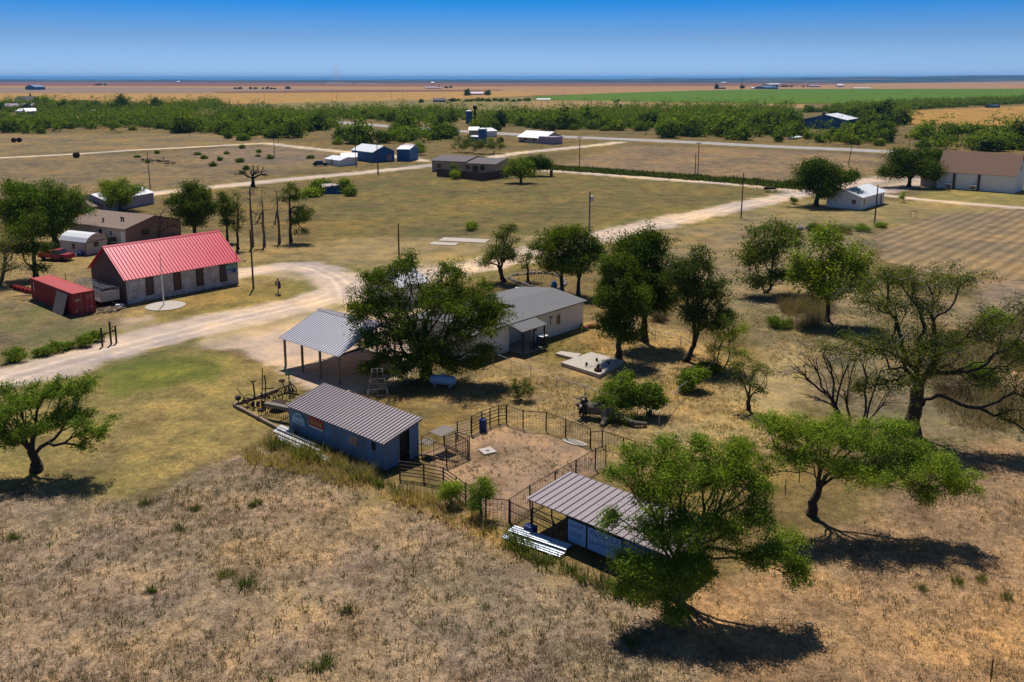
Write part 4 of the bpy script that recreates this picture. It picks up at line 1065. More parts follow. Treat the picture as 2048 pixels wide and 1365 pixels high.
# three-post timber frame sign by the drive
def post_frame():
    a, b = G(205,693), G(233,686); d = b-a
    r = thing('hanging_sign_frame', 'dark three-post timber frame with a horizontal bar beside the drive', 'sign frame', a, math.atan2(d.y,d.x))
    L = d.length
    for x, h in ((0,1.9),(L*.62,2.3),(L,1.75)): MB().box(x-.07,x+.07,-.07,.07,0,h).part('post', M_darkwood, r)
    MB().beam((-.2,0,1.15),(L+.1,0,1.3),.1,.12).part('crossbar', M_darkwood, r)
    MB().ring((L*.9,0,1.55),.22,.04,'y',14).tube((.3,.05,1.2),(.7,.05,1.55),.03).part('ironwork', M_rust, r)
post_frame()

# post hung with purple cloth
def cloth_post():
    r = thing('yard_post', 'thin dark post on a round base hung with purple cloth', 'post', G(556.5,589))
    MB().tube((0,0,0),(.03,0,2.0),.06,.05,8).tube((-.3,0,1.55),(.35,0,1.65),.03).part('pole', M_darkwood, r)
    MB().lathe([(.35,0),(.35,.05),(.1,.12)],16).part('base', M_blackpaint, r)
    MB().lathe([(.05,.72),(.19,.8),(.2,1.3),(.12,1.66)],10,(.18,-.03,0)).part('cloth', M_purple, r)
    MB().lathe([(.04,1.1),(.12,1.15),(.12,1.5),(.04,1.62)],8,(-.22,0,0)).part('hanging_can', M_blackpaint, r)
    MB().lathe([(.02,1.75),(.1,1.8),(.1,1.95),(.02,2.05)],8,(.03,0,0)).part('finial', M_blackpaint, r)
cloth_post()
# ---------------------------------------------------------------- things in the yard
def slab():
    a,b,c,d = [G(*p) for p in ((1121.8,732),(1182.5,711),(1247.4,729),(1199.6,757))]
    o = a; r = MB(); h = .34
    pts = [(p.x-o.x,p.y-o.y) for p in (a,d,c,b)]
    r.prism(pts,0,h); r.solo('concrete_slab', M_concrete, 'thick square concrete slab with small objects on top in the back yard', 'slab', o)
    a2,b2,c2,d2 = [G(*p) for p in ((1111,712),(1121,707.5),(1162.6,713),(1149.7,722))]
    MB().prism([(p.x-a2.x,p.y-a2.y) for p in (a2,d2,c2,b2)],0,.26).solo('concrete_slab', M_concrete, 'narrow concrete slab touching the larger square slab', 'slab', a2)
    for q,lab in (((1173,731),'small dark pot on the big concrete slab, leftmost'),((1193.5,722.5),'small dark pot on the big concrete slab, farthest back'),((1217,728.5),'small dark pot on the big concrete slab, rightmost')):
        p = G(q[0],q[1],h); MB().lathe([(.07,0),(.1,.02),(.12,.24),(.1,.26)],10).solo('pot', M_rust, lab, 'pot', p, 0, 'pots on the concrete slab')
    p = G(1196,742,h); r = thing('hand_pump', 'rusty pump head with a knob at the front corner of the slab', 'pump', p)
    MB().lathe([(.34,0),(.36,.05),(.36,.2),(.28,.26)],12).part('base', M_rust, r); MB().lathe([(.1,.26),(.13,.4),(.1,.55),(.05,.62)],10).tube((-.05,0,.45),(.4,.1,.5),.03).part('head', M_rust, r)
slab()
def tank():
    p = G(886,774); r = thing('propane_tank', 'white propane tank lying in the shade of the big elm', 'tank', p, R(-14))
    pr = [(.02,-1.2),(.2,-1.17),(.36,-1.05),(.43,-.85)]+[(.43,.85),(.36,1.05),(.2,1.17),(.02,1.2)]
    MB().lathe(pr,20,(0,0,.62),'x').part('shell', M_tank, r)
    MB().lathe([(.12,0),(.15,.04),(.15,.14),(.03,.2)],12,(0,0,1.03)).part('valve_dome', M_tank, r)
    for x in (-.7,.7): MB().box(x-.06,x+.06,-.34,.34,0,.3).part('saddle', M_concrete, r)
tank()
def tower():
    p = G(756,806); r = thing('windmill_tower', 'small four-legged galvanised windmill tower with no wheel', 'tower', p, R(10))
    H = ZT((756,806),741); b, t = .95, .42
    cs = [(-1,-1),(1,-1),(1,1),(-1,1)]
    for x,y in cs: MB().tube((x*b,y*b,0),(x*t,y*t,H),.035,n=6).part('leg', M_polegrey, r)
    m = MB()
    for f in (.32,.66,1.0):
        k = b+(t-b)*f
        for i in range(4): x,y=cs[i]; x2,y2=cs[(i+1)%4]; m.tube((x*k,y*k,H*f),(x2*k,y2*k,H*f),.024,n=5)
    for i in range(4):
        x,y=cs[i]; x2,y2=cs[(i+1)%4]; k0,k1=b+(t-b)*.32,b+(t-b)*.66
        m.tube((x*k0,y*k0,H*.32),(x2*k1,y2*k1,H*.66),.014,n=4)
    m.part('bracing', M_polegrey, r); MB().tube((0,0,0),(0,0,H*1.02),.05,n=8).part('pump_rod', M_polegrey, r)
tower()
def barrel(q, label, h=.9, rad=.29, mat=None, name='barrel'):
    MB().lathe([(rad*.92,0),(rad,.04),(rad,h*.3),(rad*1.05,h*.33),(rad,h*.36),(rad,h*.64),(rad*1.05,h*.67),(rad,h*.7),(rad,h*.95),(rad*.92,h),(rad*.85,h-.03)],18).solo(name, mat or M_bluebarrel, label, name, G(*q))
barrel((966,861), 'blue plastic barrel inside the pen by the pipe fence')
MB().box(-.35,.35,-.22,.22,0,.42).box(-.38,.38,-.25,.25,.42,.46).solo('storage_bin', M_bluebarrel, 'small dark blue bin under the stock shed roof edge', 'bin', G(1061,1066), -.72)
MB().box(-.5,.5,-.5,.5,0,.07).lathe([(.13,.07),(.15,.1),(.1,.16)],10).solo('well_cover', M_beigewall, 'small white square well cover on the bare pen ground', 'cover', G(975,903), .5)
p = G(1150,886); MB().prism([(1.05*math.cos(a),.42*math.sin(a)) for a in np.linspace(0,2*PI,17)[:-1]],0,.05).solo('concrete_pad', M_concrete, 'pale oval concrete pad at the foot of the back pen fence', 'pad', p, -.6)
m = MB()
for k in range(2):
    y0 = -.55+k*.62; n=16
    m.add([(x,y0+j*.72/n,.1+.14*k+(.03 if j%2 else 0)+.02*x) for j in range(n+1) for x in (-2.0,2.0)]+[(x,y0+j*.72/n,.08+.14*k+(.03 if j%2 else 0)+.02*x) for j in range(n+1) for x in (-2.0,2.0)],
          [(2*j,2*j+1,2*j+3,2*j+2) for j in range(n)]+[(2*n+2+2*j,2*n+4+2*j,2*n+5+2*j,2*n+3+2*j) for j in range(n)])
m.box(-1.8,-1.6,-.6,.85,0,.1).box(1.3,1.5,-.6,.85,0,.1)
m.solo('corrugated_sheets', M_corr, 'stack of bright corrugated metal sheets lying in front of the stock shed', 'metal sheets', G(1071,1089), -.62)
m = MB(); m.box(-1.1,1.1,-.3,.3,.1,.16).box(-.2,.8,-.25,.25,.16,.34); m.wheel((-.9,.36,.2),.2).wheel((.9,.36,.2),.2)
m.solo('garden_cart', M_redpaint, 'red garden cart on the grass at the white house corner', 'cart', G(1180,656), .1)
for q,w,lab in (((958,906),0,''),):
    pass
MB().tube((-1.6,0,.06),(1.6,0,.08),.06,n=7).solo('timber_pole', M_timber, 'pale timber pole lying on the bare pen ground near the shed', 'pole', G(874,917), -.42)
MB().box(-.5,.5,-.3,.3,.35,.43).box(-.45,-.38,-.28,.28,0,.35).box(.38,.45,-.28,.28,0,.35).solo('table', M_white, 'small white table on the lawn beyond the grey roof', 'table', G(1039,582), .4)

# flower bed with a stone rim, beyond the house
def rock_bed():
    r = thing('garden_bed', 'oval garden bed with a pale stone rim between the elms behind the house', 'garden bed', G(1060,560))
    m = MB(); rr = random.Random(2); b = G(1060,560)
    for p in smooth_line([G(*q) for q in ((1018,558),(1035,566),(1060,573),(1085,580),(1112,580),(1130,570),(1120,555),(1090,548),(1055,549),(1025,552),(1018,558))], .45):
        s = rr.uniform(.16,.3); x,y = p.x-b.x,p.y-b.y
        m.lathe([(s*.9,0),(s,.1),(s*.6,s*1.1)],6,(x+rr.uniform(-.1,.1),y,0))
    m.part('stone_rim', M_rockmat, r)
    m = MB()
    for k in range(26):
        q = G(rr.uniform(1035,1115),rr.uniform(553,574)); x,y=q.x-b.x,q.y-b.y; h=rr.uniform(.3,1.1)
        m.tube((x,y,0),(x+rr.uniform(-.2,.2),y+rr.uniform(-.2,.2),h),.03,.015,4)
    m.part('dry_stalks', M_darkwood, r)
rock_bed()
MB().lathe([(.35,0),(.4,.1),(.4,.9),(.2,1.3),(.05,1.35)],12).solo('statue', M_bluemetal, 'pale blue covered shape in the shade behind the grey roof', 'statue', G(1108,583))

# ---- old horse-drawn machinery inside the timber border
def machinery():
    rr = random.Random(9)
    g = 'old farm machinery displayed by the shed'
    m = MB(); c0,c1,c2 = G(468,812),G(574,868),G(556,782)
    for a,b in ((c0,c1),(c0,c2)):
        n = 4
        for i in range(n): p=a.lerp(b,i/n)-c0; q=a.lerp(b,(i+.97)/n)-c0; m.beam(p+Vector((0,0,.1)),q+Vector((0,0,.1+rr.uniform(-.02,.02))),.22,.22)
    m.solo('timber_border', M_timber, 'low weathered timber border round the old farm machinery', 'border', c0)
    r = thing('farm_plow', 'rusty wheeled plow with tall upright levers and a pole', 'plow', G(506,812), .3, g)
    for x,y,R_ in ((-.45,-.3,.42),(-.3,.5,.42),(1.3,.45,.36)): MB().wheel((x,y,R_),R_,'y',9,.035).part('wheel', M_rust, r)
    m = MB().beam((-.8,0,.5),(1.4,.1,.6),.09,.12).beam((-.4,-.4,.5),(-.4,.5,.5),.08,.08).beam((.2,.1,.55),(.1,.1,2.05),.12,.14).beam((.75,.2,.5),(.9,.3,3.0),.07,.09).path([(-.5,.1,.5),(-.9,.1,1.1),(-1.15,.1,1.55)],.03,5).path([(1.0,0,.5),(1.1,.1,1.9),(1.0,.05,2.5)],.05,5).tube((-.1,.1,2.05),(.35,.1,2.05),.05)
    m.beam((.8,.2,1.3),(1.7,.5,1.15),.06,.08); m.part('frame', M_rust, r)
    m = MB()
    for k in range(3): m.plate([(-.2+k*.4,-.3,.05),(.1+k*.4,-.5,.05),(.15+k*.4,-.35,.45),(-.1+k*.4,-.15,.4)],.03)
    m.part('plow_share', M_rust, r)
    r = thing('seed_drill', 'old seed drill with long grey hopper and tall spoked wheels', 'seed drill', G(560,838), -.45, g)
    MB().add([(-1.4,-.22,1.15),(1.5,-.22,1.15),(1.5,.22,1.15),(-1.4,.22,1.15),(-1.4,-.1,.8),(1.5,-.1,.8),(1.5,.1,.8),(-1.4,.1,.8)],[(0,1,2,3),(7,6,5,4),(0,4,5,1),(1,5,6,2),(2,6,7,3),(3,7,4,0)]).part('hopper', M_polegrey, r)
    for x in (-1.62,1.7): MB().wheel((x,0,.68),.68,'x',12,.03,.08).part('wheel', M_rust, r)
    m = MB().tube((-1.6,0,.68),(1.7,0,.68),.04).beam((0,0,.7),(.1,2.2,.35),.1,.1)
    for k in range(14): x=-1.3+k*.2; m.tube((x,0,.8),(x,-.25,.12),.022,n=4).ring((x,-.25,.16),.14,.012,'x',10,4)
    m.part('seed_tubes', M_rust, r)
    r = thing('hay_mower', 'tangled rusty machine with curved teeth and a round seat beside the green lamp', 'mower', G(572,798), -.6, g)
    for y in (-.75,.75): MB().wheel((0,y,.5),.5,'y',10,.04).part('wheel', M_rust, r)
    m = MB().tube((0,-.8,.5),(0,.8,.5),.05).beam((-.2,0,.5),(1.6,0,.7),.1,.12).beam((.4,-.5,.6),(.9,-.6,1.5),.06,.08).beam((.6,.3,.6),(.2,.35,1.45),.06,.08).path([(0,0,.6),(-.2,0,1.1),(-.35,0,1.4)],.04,6)
    for k in range(12): y=-1.0+k*.18; m.path([(-.3,y,.9),(-.75,y,.8),(-.85,y,.4),(-.6,y,.08)],.02,4)
    m.path([(-.3,-1.0,.9),(-.3,1.0,.9)],.03,5)
    for k in range(6): m.ring((.3+k*.16,rr.uniform(-.4,.4),.8+rr.uniform(-.2,.3)),.22,.03,'y',12,4)
    m.part('frame', M_rust, r)
    MB().lathe([(.02,.02),(.22,0),(.28,.1),(.26,.13),(.2,.05)],12,(-.4,0,1.42)).part('seat', M_rust, r)
    r = thing('disc_table', 'round rusty disc on a low stand in front of the mower', 'disc', G(556,818), 0, g)
    MB().lathe([(.1,.5),(.68,.5),(.7,.54),(.1,.56)],20).part('disc', M_rust, r)
    m = MB()
    for k in range(4): a=k*PI/2; m.tube((.45*math.cos(a),.45*math.sin(a),0),(.3*math.cos(a),.3*math.sin(a),.5),.035)
    m.part('stand', M_rust, r)
    r = thing('kettle', 'small dark kettle on a stand at the corner of the timber border', 'kettle', G(477,811), 0, g)
    MB().lathe([(.05,.42),(.2,.48),(.26,.64),(.22,.78),(.19,.76)],12).part('pot', M_blackpaint, r)
    MB().tube((0,0,0),(0,0,.45),.045).part('stand', M_rust, r)
    r = thing('yard_lamp', 'green shaded yard lamp on a thin post by the old mower', 'lamp', G(580,802))
    H = ZT((580,802),748); MB().tube((0,0,0),(0,0,H),.045,n=8).part('post', M_greenlamp, r); MB().lathe([(.33,0),(.3,.06),(.1,.26),(.05,.34)],16,(0,0,H-.05)).part('lamp_shade', M_greenlamp, r)
    MB().tube((0,0,H+.25),(.2,0,H+.4),.03).part('bracket', M_greenlamp, r)
    r = thing('signal_post', 'slim rusty post with a round foot disc between plow and drill', 'post', G(524,822), 0, g)
    MB().tube((0,0,0),(0,0,1.6),.04).part('pole', M_rust, r); MB().lathe([(.05,.02),(.3,.04),(.3,.07),(.05,.09)],14,(-.1,.2,0)).part('disc', M_rust, r)
machinery()

# ---- fallen uprooted tree with a raised root plate
def fallen():
    p = G(1192,838); r = thing('uprooted_tree', 'fallen dead tree with upturned roots and green shoots beside the yard fence', 'tree', p, -.25)
    rng = np.random.default_rng(5); m = MB()
    m.path([(-.9,.2,.75),(.2,.1,.8),(1.3,0,.62),(2.2,-.3,.4),(3.0,-.9,.32),(4.0,-.7,.25)],[.5,.5,.38,.24,.19,.14],10)
    m.path([(.3,.3,1.0),(1.0,1.0,1.4),(1.5,1.4,2.1),(1.7,1.8,2.9)],[.25,.2,.16,.1],8).path([(.6,-.1,.8),(.8,-.7,.3),(.7,-1.5,.1)],[.3,.24,.16],8).path([(.0,.2,1.0),(.6,.4,1.5),(1.3,.3,1.35)],[.2,.16,.12],7)
    m.part('trunk', M_barkgrey, r)
    m = MB(); c = Vector((-.75,.2,.8))
    for k in range(34):
        a = rng.uniform(0,2*PI); d = Vector((-.55+rng.normal()*.3,math.cos(a),math.sin(a)*.8)).normalized(); R0 = rng.uniform(.55,1.0)
        q = c+d*R0*.6+Vector((rng.normal()*.1,rng.normal()*.1,0)); e = q+(d+Vector((rng.normal()*.6,rng.normal()*.6,rng.normal()*.5))).normalized()*R0*.5
        q.z = max(.1,q.z); e.z = max(.05,e.z); m.path([c,q,e],[.3,.16,.05],6)
    m.part('root_core', M_darkwood, r); m = MB()
    for k in range(9):
        a = rng.uniform(0,2*PI); q = c+Vector((-.3+rng.normal()*.3,math.cos(a)*.8,abs(math.sin(a))*.6)); m.path([q,q+Vector((rng.normal()*.4,rng.normal()*.5,rng.uniform(-.1,.5)))],[.09,.05],5)
    m.part('root_plate', M_deadwood, r)
    pts = rng.normal(size=(60,3))*np.array([.85,.6,.45])+np.array([1.2,.6,1.3]); pts2 = rng.normal(size=(36,3))*np.array([.8,.6,.45])+np.array([1.6,1.5,2.3])
    pts3 = rng.normal(size=(40,3))*np.array([.8,.5,.3])+np.array([2.2,-.2,.6]); pts4 = rng.normal(size=(26,3))*np.array([.5,.5,.3])+np.array([.2,.5,1.5])
    link('shoots', leaves_mesh('shoots', np.concatenate([pts,pts2,pts3,pts4]), rng, 30, .2, .15, .5), L_mid, r)
fallen()

# ---------------------------------------------------------------- poles
def pole(base, top_y, label, arm=0, xf=False, r=.13, lean=0, mat=None, guy=False, group='utility poles'):
    b = G(*base); h = P3(base[0], top_y, b.y).z
    o = thing('utility_pole', label, 'pole', b, 0, group)
    MB().tube((0,0,0),(lean*h,0,h),r,r*.72,8).part('pole', mat or M_pole, o)
    if arm:
        m = MB().beam((lean*h-arm,0,h*.965),(lean*h+arm,.2,h*.965),.1,.12)
        for k in (-1,-.5,.5,1): m.tube((lean*h+k*arm*.95,.1*k+.1,h*.97),(lean*h+k*arm*.95,.1*k+.1,h*.97+.25),.04,n=5)
        m.part('crossarm', mat or M_pole, o)
    if xf:
        MB().lathe([(.05,-.5),(.24,-.48),(.26,.35),(.1,.45)],12,(lean*h+.38,0,h*.84)).part('transformer', M_galv, o)
        MB().tube((lean*h-.1,0,h*.9),(lean*h-.5,.1,h*.93),.06).part('lamp_arm', M_galv, o)
    if guy: MB().tube((-.45,.1,0),(lean*h*.3,0,h*.33),.02,n=4).part('guy_wire', M_wire, o)
pole((302,392),305,'bare grey utility pole standing behind the left brown house', lean=-.015, mat=M_polegrey, guy=True)
pole((507,577),460,'tall dark utility pole beside the red-roofed hall', lean=-.005)
pole((798,512),447,'dark pole stub rising behind the left half of the big elm')
pole((1178.5,470),383,'grey utility pole with a transformer behind the elm trees', xf=True, r=.17, mat=M_polegrey)
pole((1482,437),346,'dark utility pole at the edge of the pale dirt road', lean=.012)
pole((1748.8,447.7),370,'dark utility pole in front of the small white house', lean=.018, r=.15)
pole((1159,335),273,'utility pole with short arms on the verge right of the mid brown house', arm=.9)
pole((1390,351),306,'shorter of two dark poles standing together by the weedy verge')
pole((1395.5,352),285,'taller of two dark poles standing together by the weedy verge', arm=.8)
pole((1697,330),287,'leaning utility pole with crossarm behind the round tree', arm=2.2, lean=.11)
pole((755.5,348),287,'utility pole with crossarm before the blue barn gable', arm=.7)
pole((757.5,347),331,'short post at the foot of the pole by the blue barn', r=.1)
pole((712,331),240,'utility pole in front of the white sheds', arm=.6)
pole((549,311),262,'utility pole beside the bend of the far dirt street')
pole((557,285),240,'thin utility pole behind the bend of the far dirt street')
pole((380,272),236,'utility pole at the edge of the left mesquite thicket', arm=2.0)
pole((298,262),200,'tall dark utility pole amid the left mesquite thicket', arm=.8)
pole((705,288),238,'utility pole before the dark trees left of the silos')
pole((1818,303),277,'dark utility pole by the highway beyond the church trees')
pole((1911,306),260,'leaning utility pole behind the church roof', lean=.05)
pole((1983,290),233,'utility pole with wide crossarm at the wheat field edge', arm=2.4)
for k,(x,y0,y1) in enumerate(((193,238,206),(225,206,197),(665,202,184),(673,202,184),(783,201,182),(806,203,184),(886,186,178),(900,224,208),(1122,223,202),(1127,190,170),(1191,183,172),(1335,210,200),(1471,204,196),(1483,182,152.5),(1656,205,193),(1815,205,194),(2000,206,186),(185,200,188),(136,192,184),(158,200,189),(570,192,184),(961,262,238),(968,262,240),(529,203,186))):
    pole((x,y0),y1,'distant utility pole seen small against the far fields', r=.14, group='distant utility poles')

# ---------------------------------------------------------------- vehicles and oddments
def car(name, q, rz, label, paint_m, L=4.6, W=1.8, H=1.5, pickup=False, cat='car'):
    r = thing(name, label, cat, G(*q), rz)
    def body(x0,x1,z0,z1,y=W/2,tp=.0): return MB().add([(x0,-y,z0),(x1,-y,z0),(x1,y,z0),(x0,y,z0),(x0+tp,-y+.06,z1),(x1-tp,-y+.06,z1),(x1-tp,y-.06,z1),(x0+tp,y-.06,z1)],[(0,3,2,1),(4,5,6,7),(0,1,5,4),(1,2,6,5),(2,3,7,6),(3,0,4,7)])
    b = body(-L/2,L/2,.32,.92,W/2,.06)
    if pickup:
        b = body(-L/2+2.1,L/2,.35,1.0,W/2,.05).box(-L/2,-L/2+2.1,-W/2,W/2,.45,.6).box(-L/2,-L/2+2.1,-W/2,-W/2+.1,.6,1.05).box(-L/2,-L/2+2.1,W/2-.1,W/2,.6,1.05).box(-L/2,-L/2+.1,-W/2+.1,W/2-.1,.6,1.05)
    b.part('body', paint_m, r)
    x0,x1 = (-L/2+2.12,L/2-1.3) if pickup else (-L*.42,L*.22)
    c = body(x0,x1,.94 if not pickup else 1.0,H,W/2-.06,.42 if not pickup else .3).part('cabin', M_glass, r)
    body(x0+.3,x1-.3,H-.03,H+.03,W/2-.18,.05).part('roof', paint_m, c)
    for x in (-L*.31,L*.31):
        for y in (-W/2+.05,W/2-.05):
            w = MB().lathe([(.12,-.1),(.31,-.1),(.34,-.06),(.34,.06),(.31,.1),(.12,.1)],14,(x,y,.34),'y').part('wheel', M_tyre, r)
    return r
car('pickup_truck', (114,520), R(-12), 'old red pickup truck parked by the small barn-roofed shed', M_redpaint, 5.0,1.85,1.6,True,'truck')
car('parked_car', (641,332), R(8), 'black car parked beside the white sheds', M_blackpaint)
car('pickup_truck', (824,207.3), R(5), 'white pickup driving on the track through the far hay field', M_white, 5.4,1.9,1.7,True,'truck')
car('parked_car', (897,206.8), R(5), 'dark car on the far farm track', M_blackpaint, 5,1.9,1.6)
r = thing('utility_trailer', 'dark flatbed trailer with two slanted white rails beside the brown house', 'trailer', G(232,486), TH)
MB().box(-1.8,1.8,-1,1,.5,.62).box(-1.8,1.8,-1,-.92,.62,1.2).box(-1.8,1.8,.92,1,.62,1.2).part('bed', M_blackpaint, r)
MB().beam((-1.9,-.9,.7),(1.5,-.9,2.0),.14,.14).beam((-1.9,.7,.7),(1.5,.7,2.0),.14,.14).part('rails', M_whitemetal, r)
for y in (-1.1,1.1): MB().lathe([(.1,-.1),(.36,-.1),(.36,.1),(.1,.1)],14,(0,y,.36),'y').part('wheel', M_tyre, r)
MB().lathe([(.3,0),(.55,.1),(.6,.5),(.5,.62)],16).solo('water_tub', M_bluebarrel, 'dark blue tub against the barn-roofed shed', 'tub', G(160,512))
MB().lathe([(.14,0),(.18,.3),(.1,.42)],10).box(-.3,.3,-.2,.2,0,.12).solo('garden_pot', M_white, 'small pale pot in front of the barn-roofed shed', 'pot', G(151,513.5))
# round hay bales
for q,rz,lab in (((28,285),.2,'dark round hay bale, left one of a touching pair'),((39,284.5),.2,'dark round hay bale, right one of a touching pair'),((153,316),-.15,'dark round hay bale lying alone by the dirt track')):
    h = .95*(1.0)
    m = MB().lathe([(.05,-.75),(.9,-.72),(.95,-.6),(.95,.6),(.9,.72),(.05,.75)],22,(0,0,.94),'y' if rz>0 else 'x'); m.solo('hay_bale', M_rust, lab, 'hay bale', G(*q), rz, 'round hay bales')
    for o in (bpy.data.objects[-1],): pass
# rusted implements abandoned in the left field
for k,(q,lab) in enumerate((((290,324),'rusted implement abandoned in the dry field, leftmost of four'),((309,325),'small rusted implement abandoned in the dry field, second from left'),((328,327),'tallest rusted implement abandoned in the dry field'),((340,331),'low rusted implement abandoned in the dry field, rightmost of four'))):
    r = thing('rusted_implement', lab, 'implement', G(*q), -.4+.3*k, 'rusted implements in the field')
    rr = random.Random(k); MB().wheel((-.9,0,.5),.5,'y',8,.06).wheel((.9,.2,.45),.45,'y',8,.06).part('wheels', M_rust, r)
    m = MB().beam((-1.9,0,.6),(1.9,.2,.7),.18,.2)
    for i in range(6): x=-1.4+i*.55; m.beam((x,-.5,.6),(x+rr.uniform(-.3,.5),.6,.15+rr.uniform(0,.9)),.1,.12)
    if k == 2: m.beam((-.2,0,.6),(.1,.1,2.2),.16,.2)
    m.part('frame', M_rust, r)
r = thing('rusted_implement', 'rusted wheeled implement beside the dirt road junction', 'implement', G(1541,384), .2)
MB().wheel((-.6,.3,.6),.6,'y',8,.07).wheel((1.4,0,.6),.6,'x',8,.07).part('wheels', M_rust, r); MB().box(-1.6,1.0,-.4,.4,.6,1.1).beam((1.1,0,.4),(1.5,0,2.1),.15,.15).part('frame', M_rust, r)
r = thing('mailbox', 'small dark mailbox on a post by the weedy verge', 'mailbox', G(1514,376)); MB().tube((0,0,0),(0,0,1.1),.06).part('post', M_pole, r); MB().box(-.3,.3,-.18,.18,1.1,1.5).part('box', M_blackpaint, r)
r = thing('waste_bin', 'black wheeled bin standing by the side street', 'bin', G(1102.5,353)); MB().box(-.4,.4,-.4,.4,.1,1.6).part('body', M_blackpaint, r); MB().box(-.44,.44,-.46,.44,1.605,1.68).part('lid', M_blackpaint, r)

# ---------------------------------------------------------------- other buildings
def along(p, h, px):
    """distance from p along heading h to where the foot line crosses photo column px"""
    a = (px-1024)/F; ex, ey = math.cos(h), math.sin(h)
    return (a*(p.y*CP+CAMH*SP)-p.x)/(ex-a*ey*CP)
GR = -.715
def hs(name, label, cat, a, b, W, eave_y, ridge_h, wall, roof, ridge='u', o=.4, ribs=0, rz=None, group=None):
    p, h, L = frame(a, b)
    if rz is not None: h, L = rz, along(p, rz, b[0])
    He = ZT(a, eave_y)
    r = house(name, label, cat, p, h, L, W, He, He+ridge_h, wall, roof, ridge, o, ribs, group)
    return r, L, He
Lw_, He_ = 7.2, 2.6
wr_ = house('small_white_house', 'small white house with pale metal gable roof beside the round tree', 'house', Vector((71.06,177.96,0))-Vector((math.cos(GR),math.sin(GR),0))*Lw_, GR, Lw_, 13.4, He_, 3.85, M_white, M_whitemetal, 'v', .4)
opening(wr_, 'window', 'n', Lw_*.72, 1.0, .95, 1.05, pane=M_stonedark); opening(wr_, 'window', 'r', 1.0, 1.0, 1.1, 1.2, Lw_); opening(wr_, 'door', 'r', 11.0, .1, .95, 2.0, Lw_, pane=M_stonedark, sub='door_leaf')
def church():
    a, b = (1872.5,376.5), (2028.9,387.5)
    q = G(*b); h = GR; e = Vector((math.cos(h), math.sin(h), 0)); v = Vector((-e.y, e.x, 0)); L = -along(q, h, a[0]); p = q-e*L
    He = ZT(b, 352)
    w, z = solve_wz(q, v, 2043, 310.5); w = min(max(w, 4.5), 9); z = min(max(z, He+2), He+7)
    r = house('white_church', 'long white hall with steep brown shingle roof at the right edge', 'church', p, h, L, w*2, He, z, M_whitewall, M_brownshingle, 'u', .25)
    for k,px in enumerate((1907,1956)):
        x = along(p, h, px)
        MB().tube((x,-.22,.0),(x,-.22,He-.35),.28,n=10).part('flue_pipe', M_blackpaint, r)
        lab = ('white window-height cooler box by the left flue of the church','white cooler box by the right flue of the church')[k]
        c = thing('cooler_box', lab, 'cooler', p+e*(x-.9)-v*.75, h, 'cooler boxes along the church wall')
        MB().box(-.7,.7,-.5,.5,.3,1.35).part('casing', M_white, c); MB().box(-.6,.6,-.52,-.502,.4,1.1).part('louvre', M_stonedark, c)
        MB().box(-.65,-.5,-.4,.4,0,.3).box(.5,.65,-.4,.4,0,.3).part('stand', M_concrete, c)
    m = MB().box(L+.004,L+.05,w-.2,w+.2,He+.9,He+1.9); m.part('gable_vent', M_dark, r)
    k = thing('church_annex', 'low beige annex behind the trees at the church end', 'annex', p-e*4.2+v*1.5, h)
    MB().add([(0,0,0),(4.1,0,0),(4.1,8,0),(0,8,0),(0,0,He*.85),(4.1,0,He*.85),(4.1,8,He*.85),(0,8,He*.85)],[(0,1,5,4),(1,2,6,5),(2,3,7,6),(3,0,4,7)]).part('wall', M_beigewall, k)
    roof_plates('roof', k, M_brownshingle, [[(-.3,-.3,He*.85+.1),(4.15,-.3,He*.85+.1),(4.15,4,He*1.3),(-.3,4,He*1.3)],[(4.15,8.3,He*.85+.1),(-.3,8.3,He*.85+.1),(-.3,4,He*1.3),(4.15,4,He*1.3)]])
church()
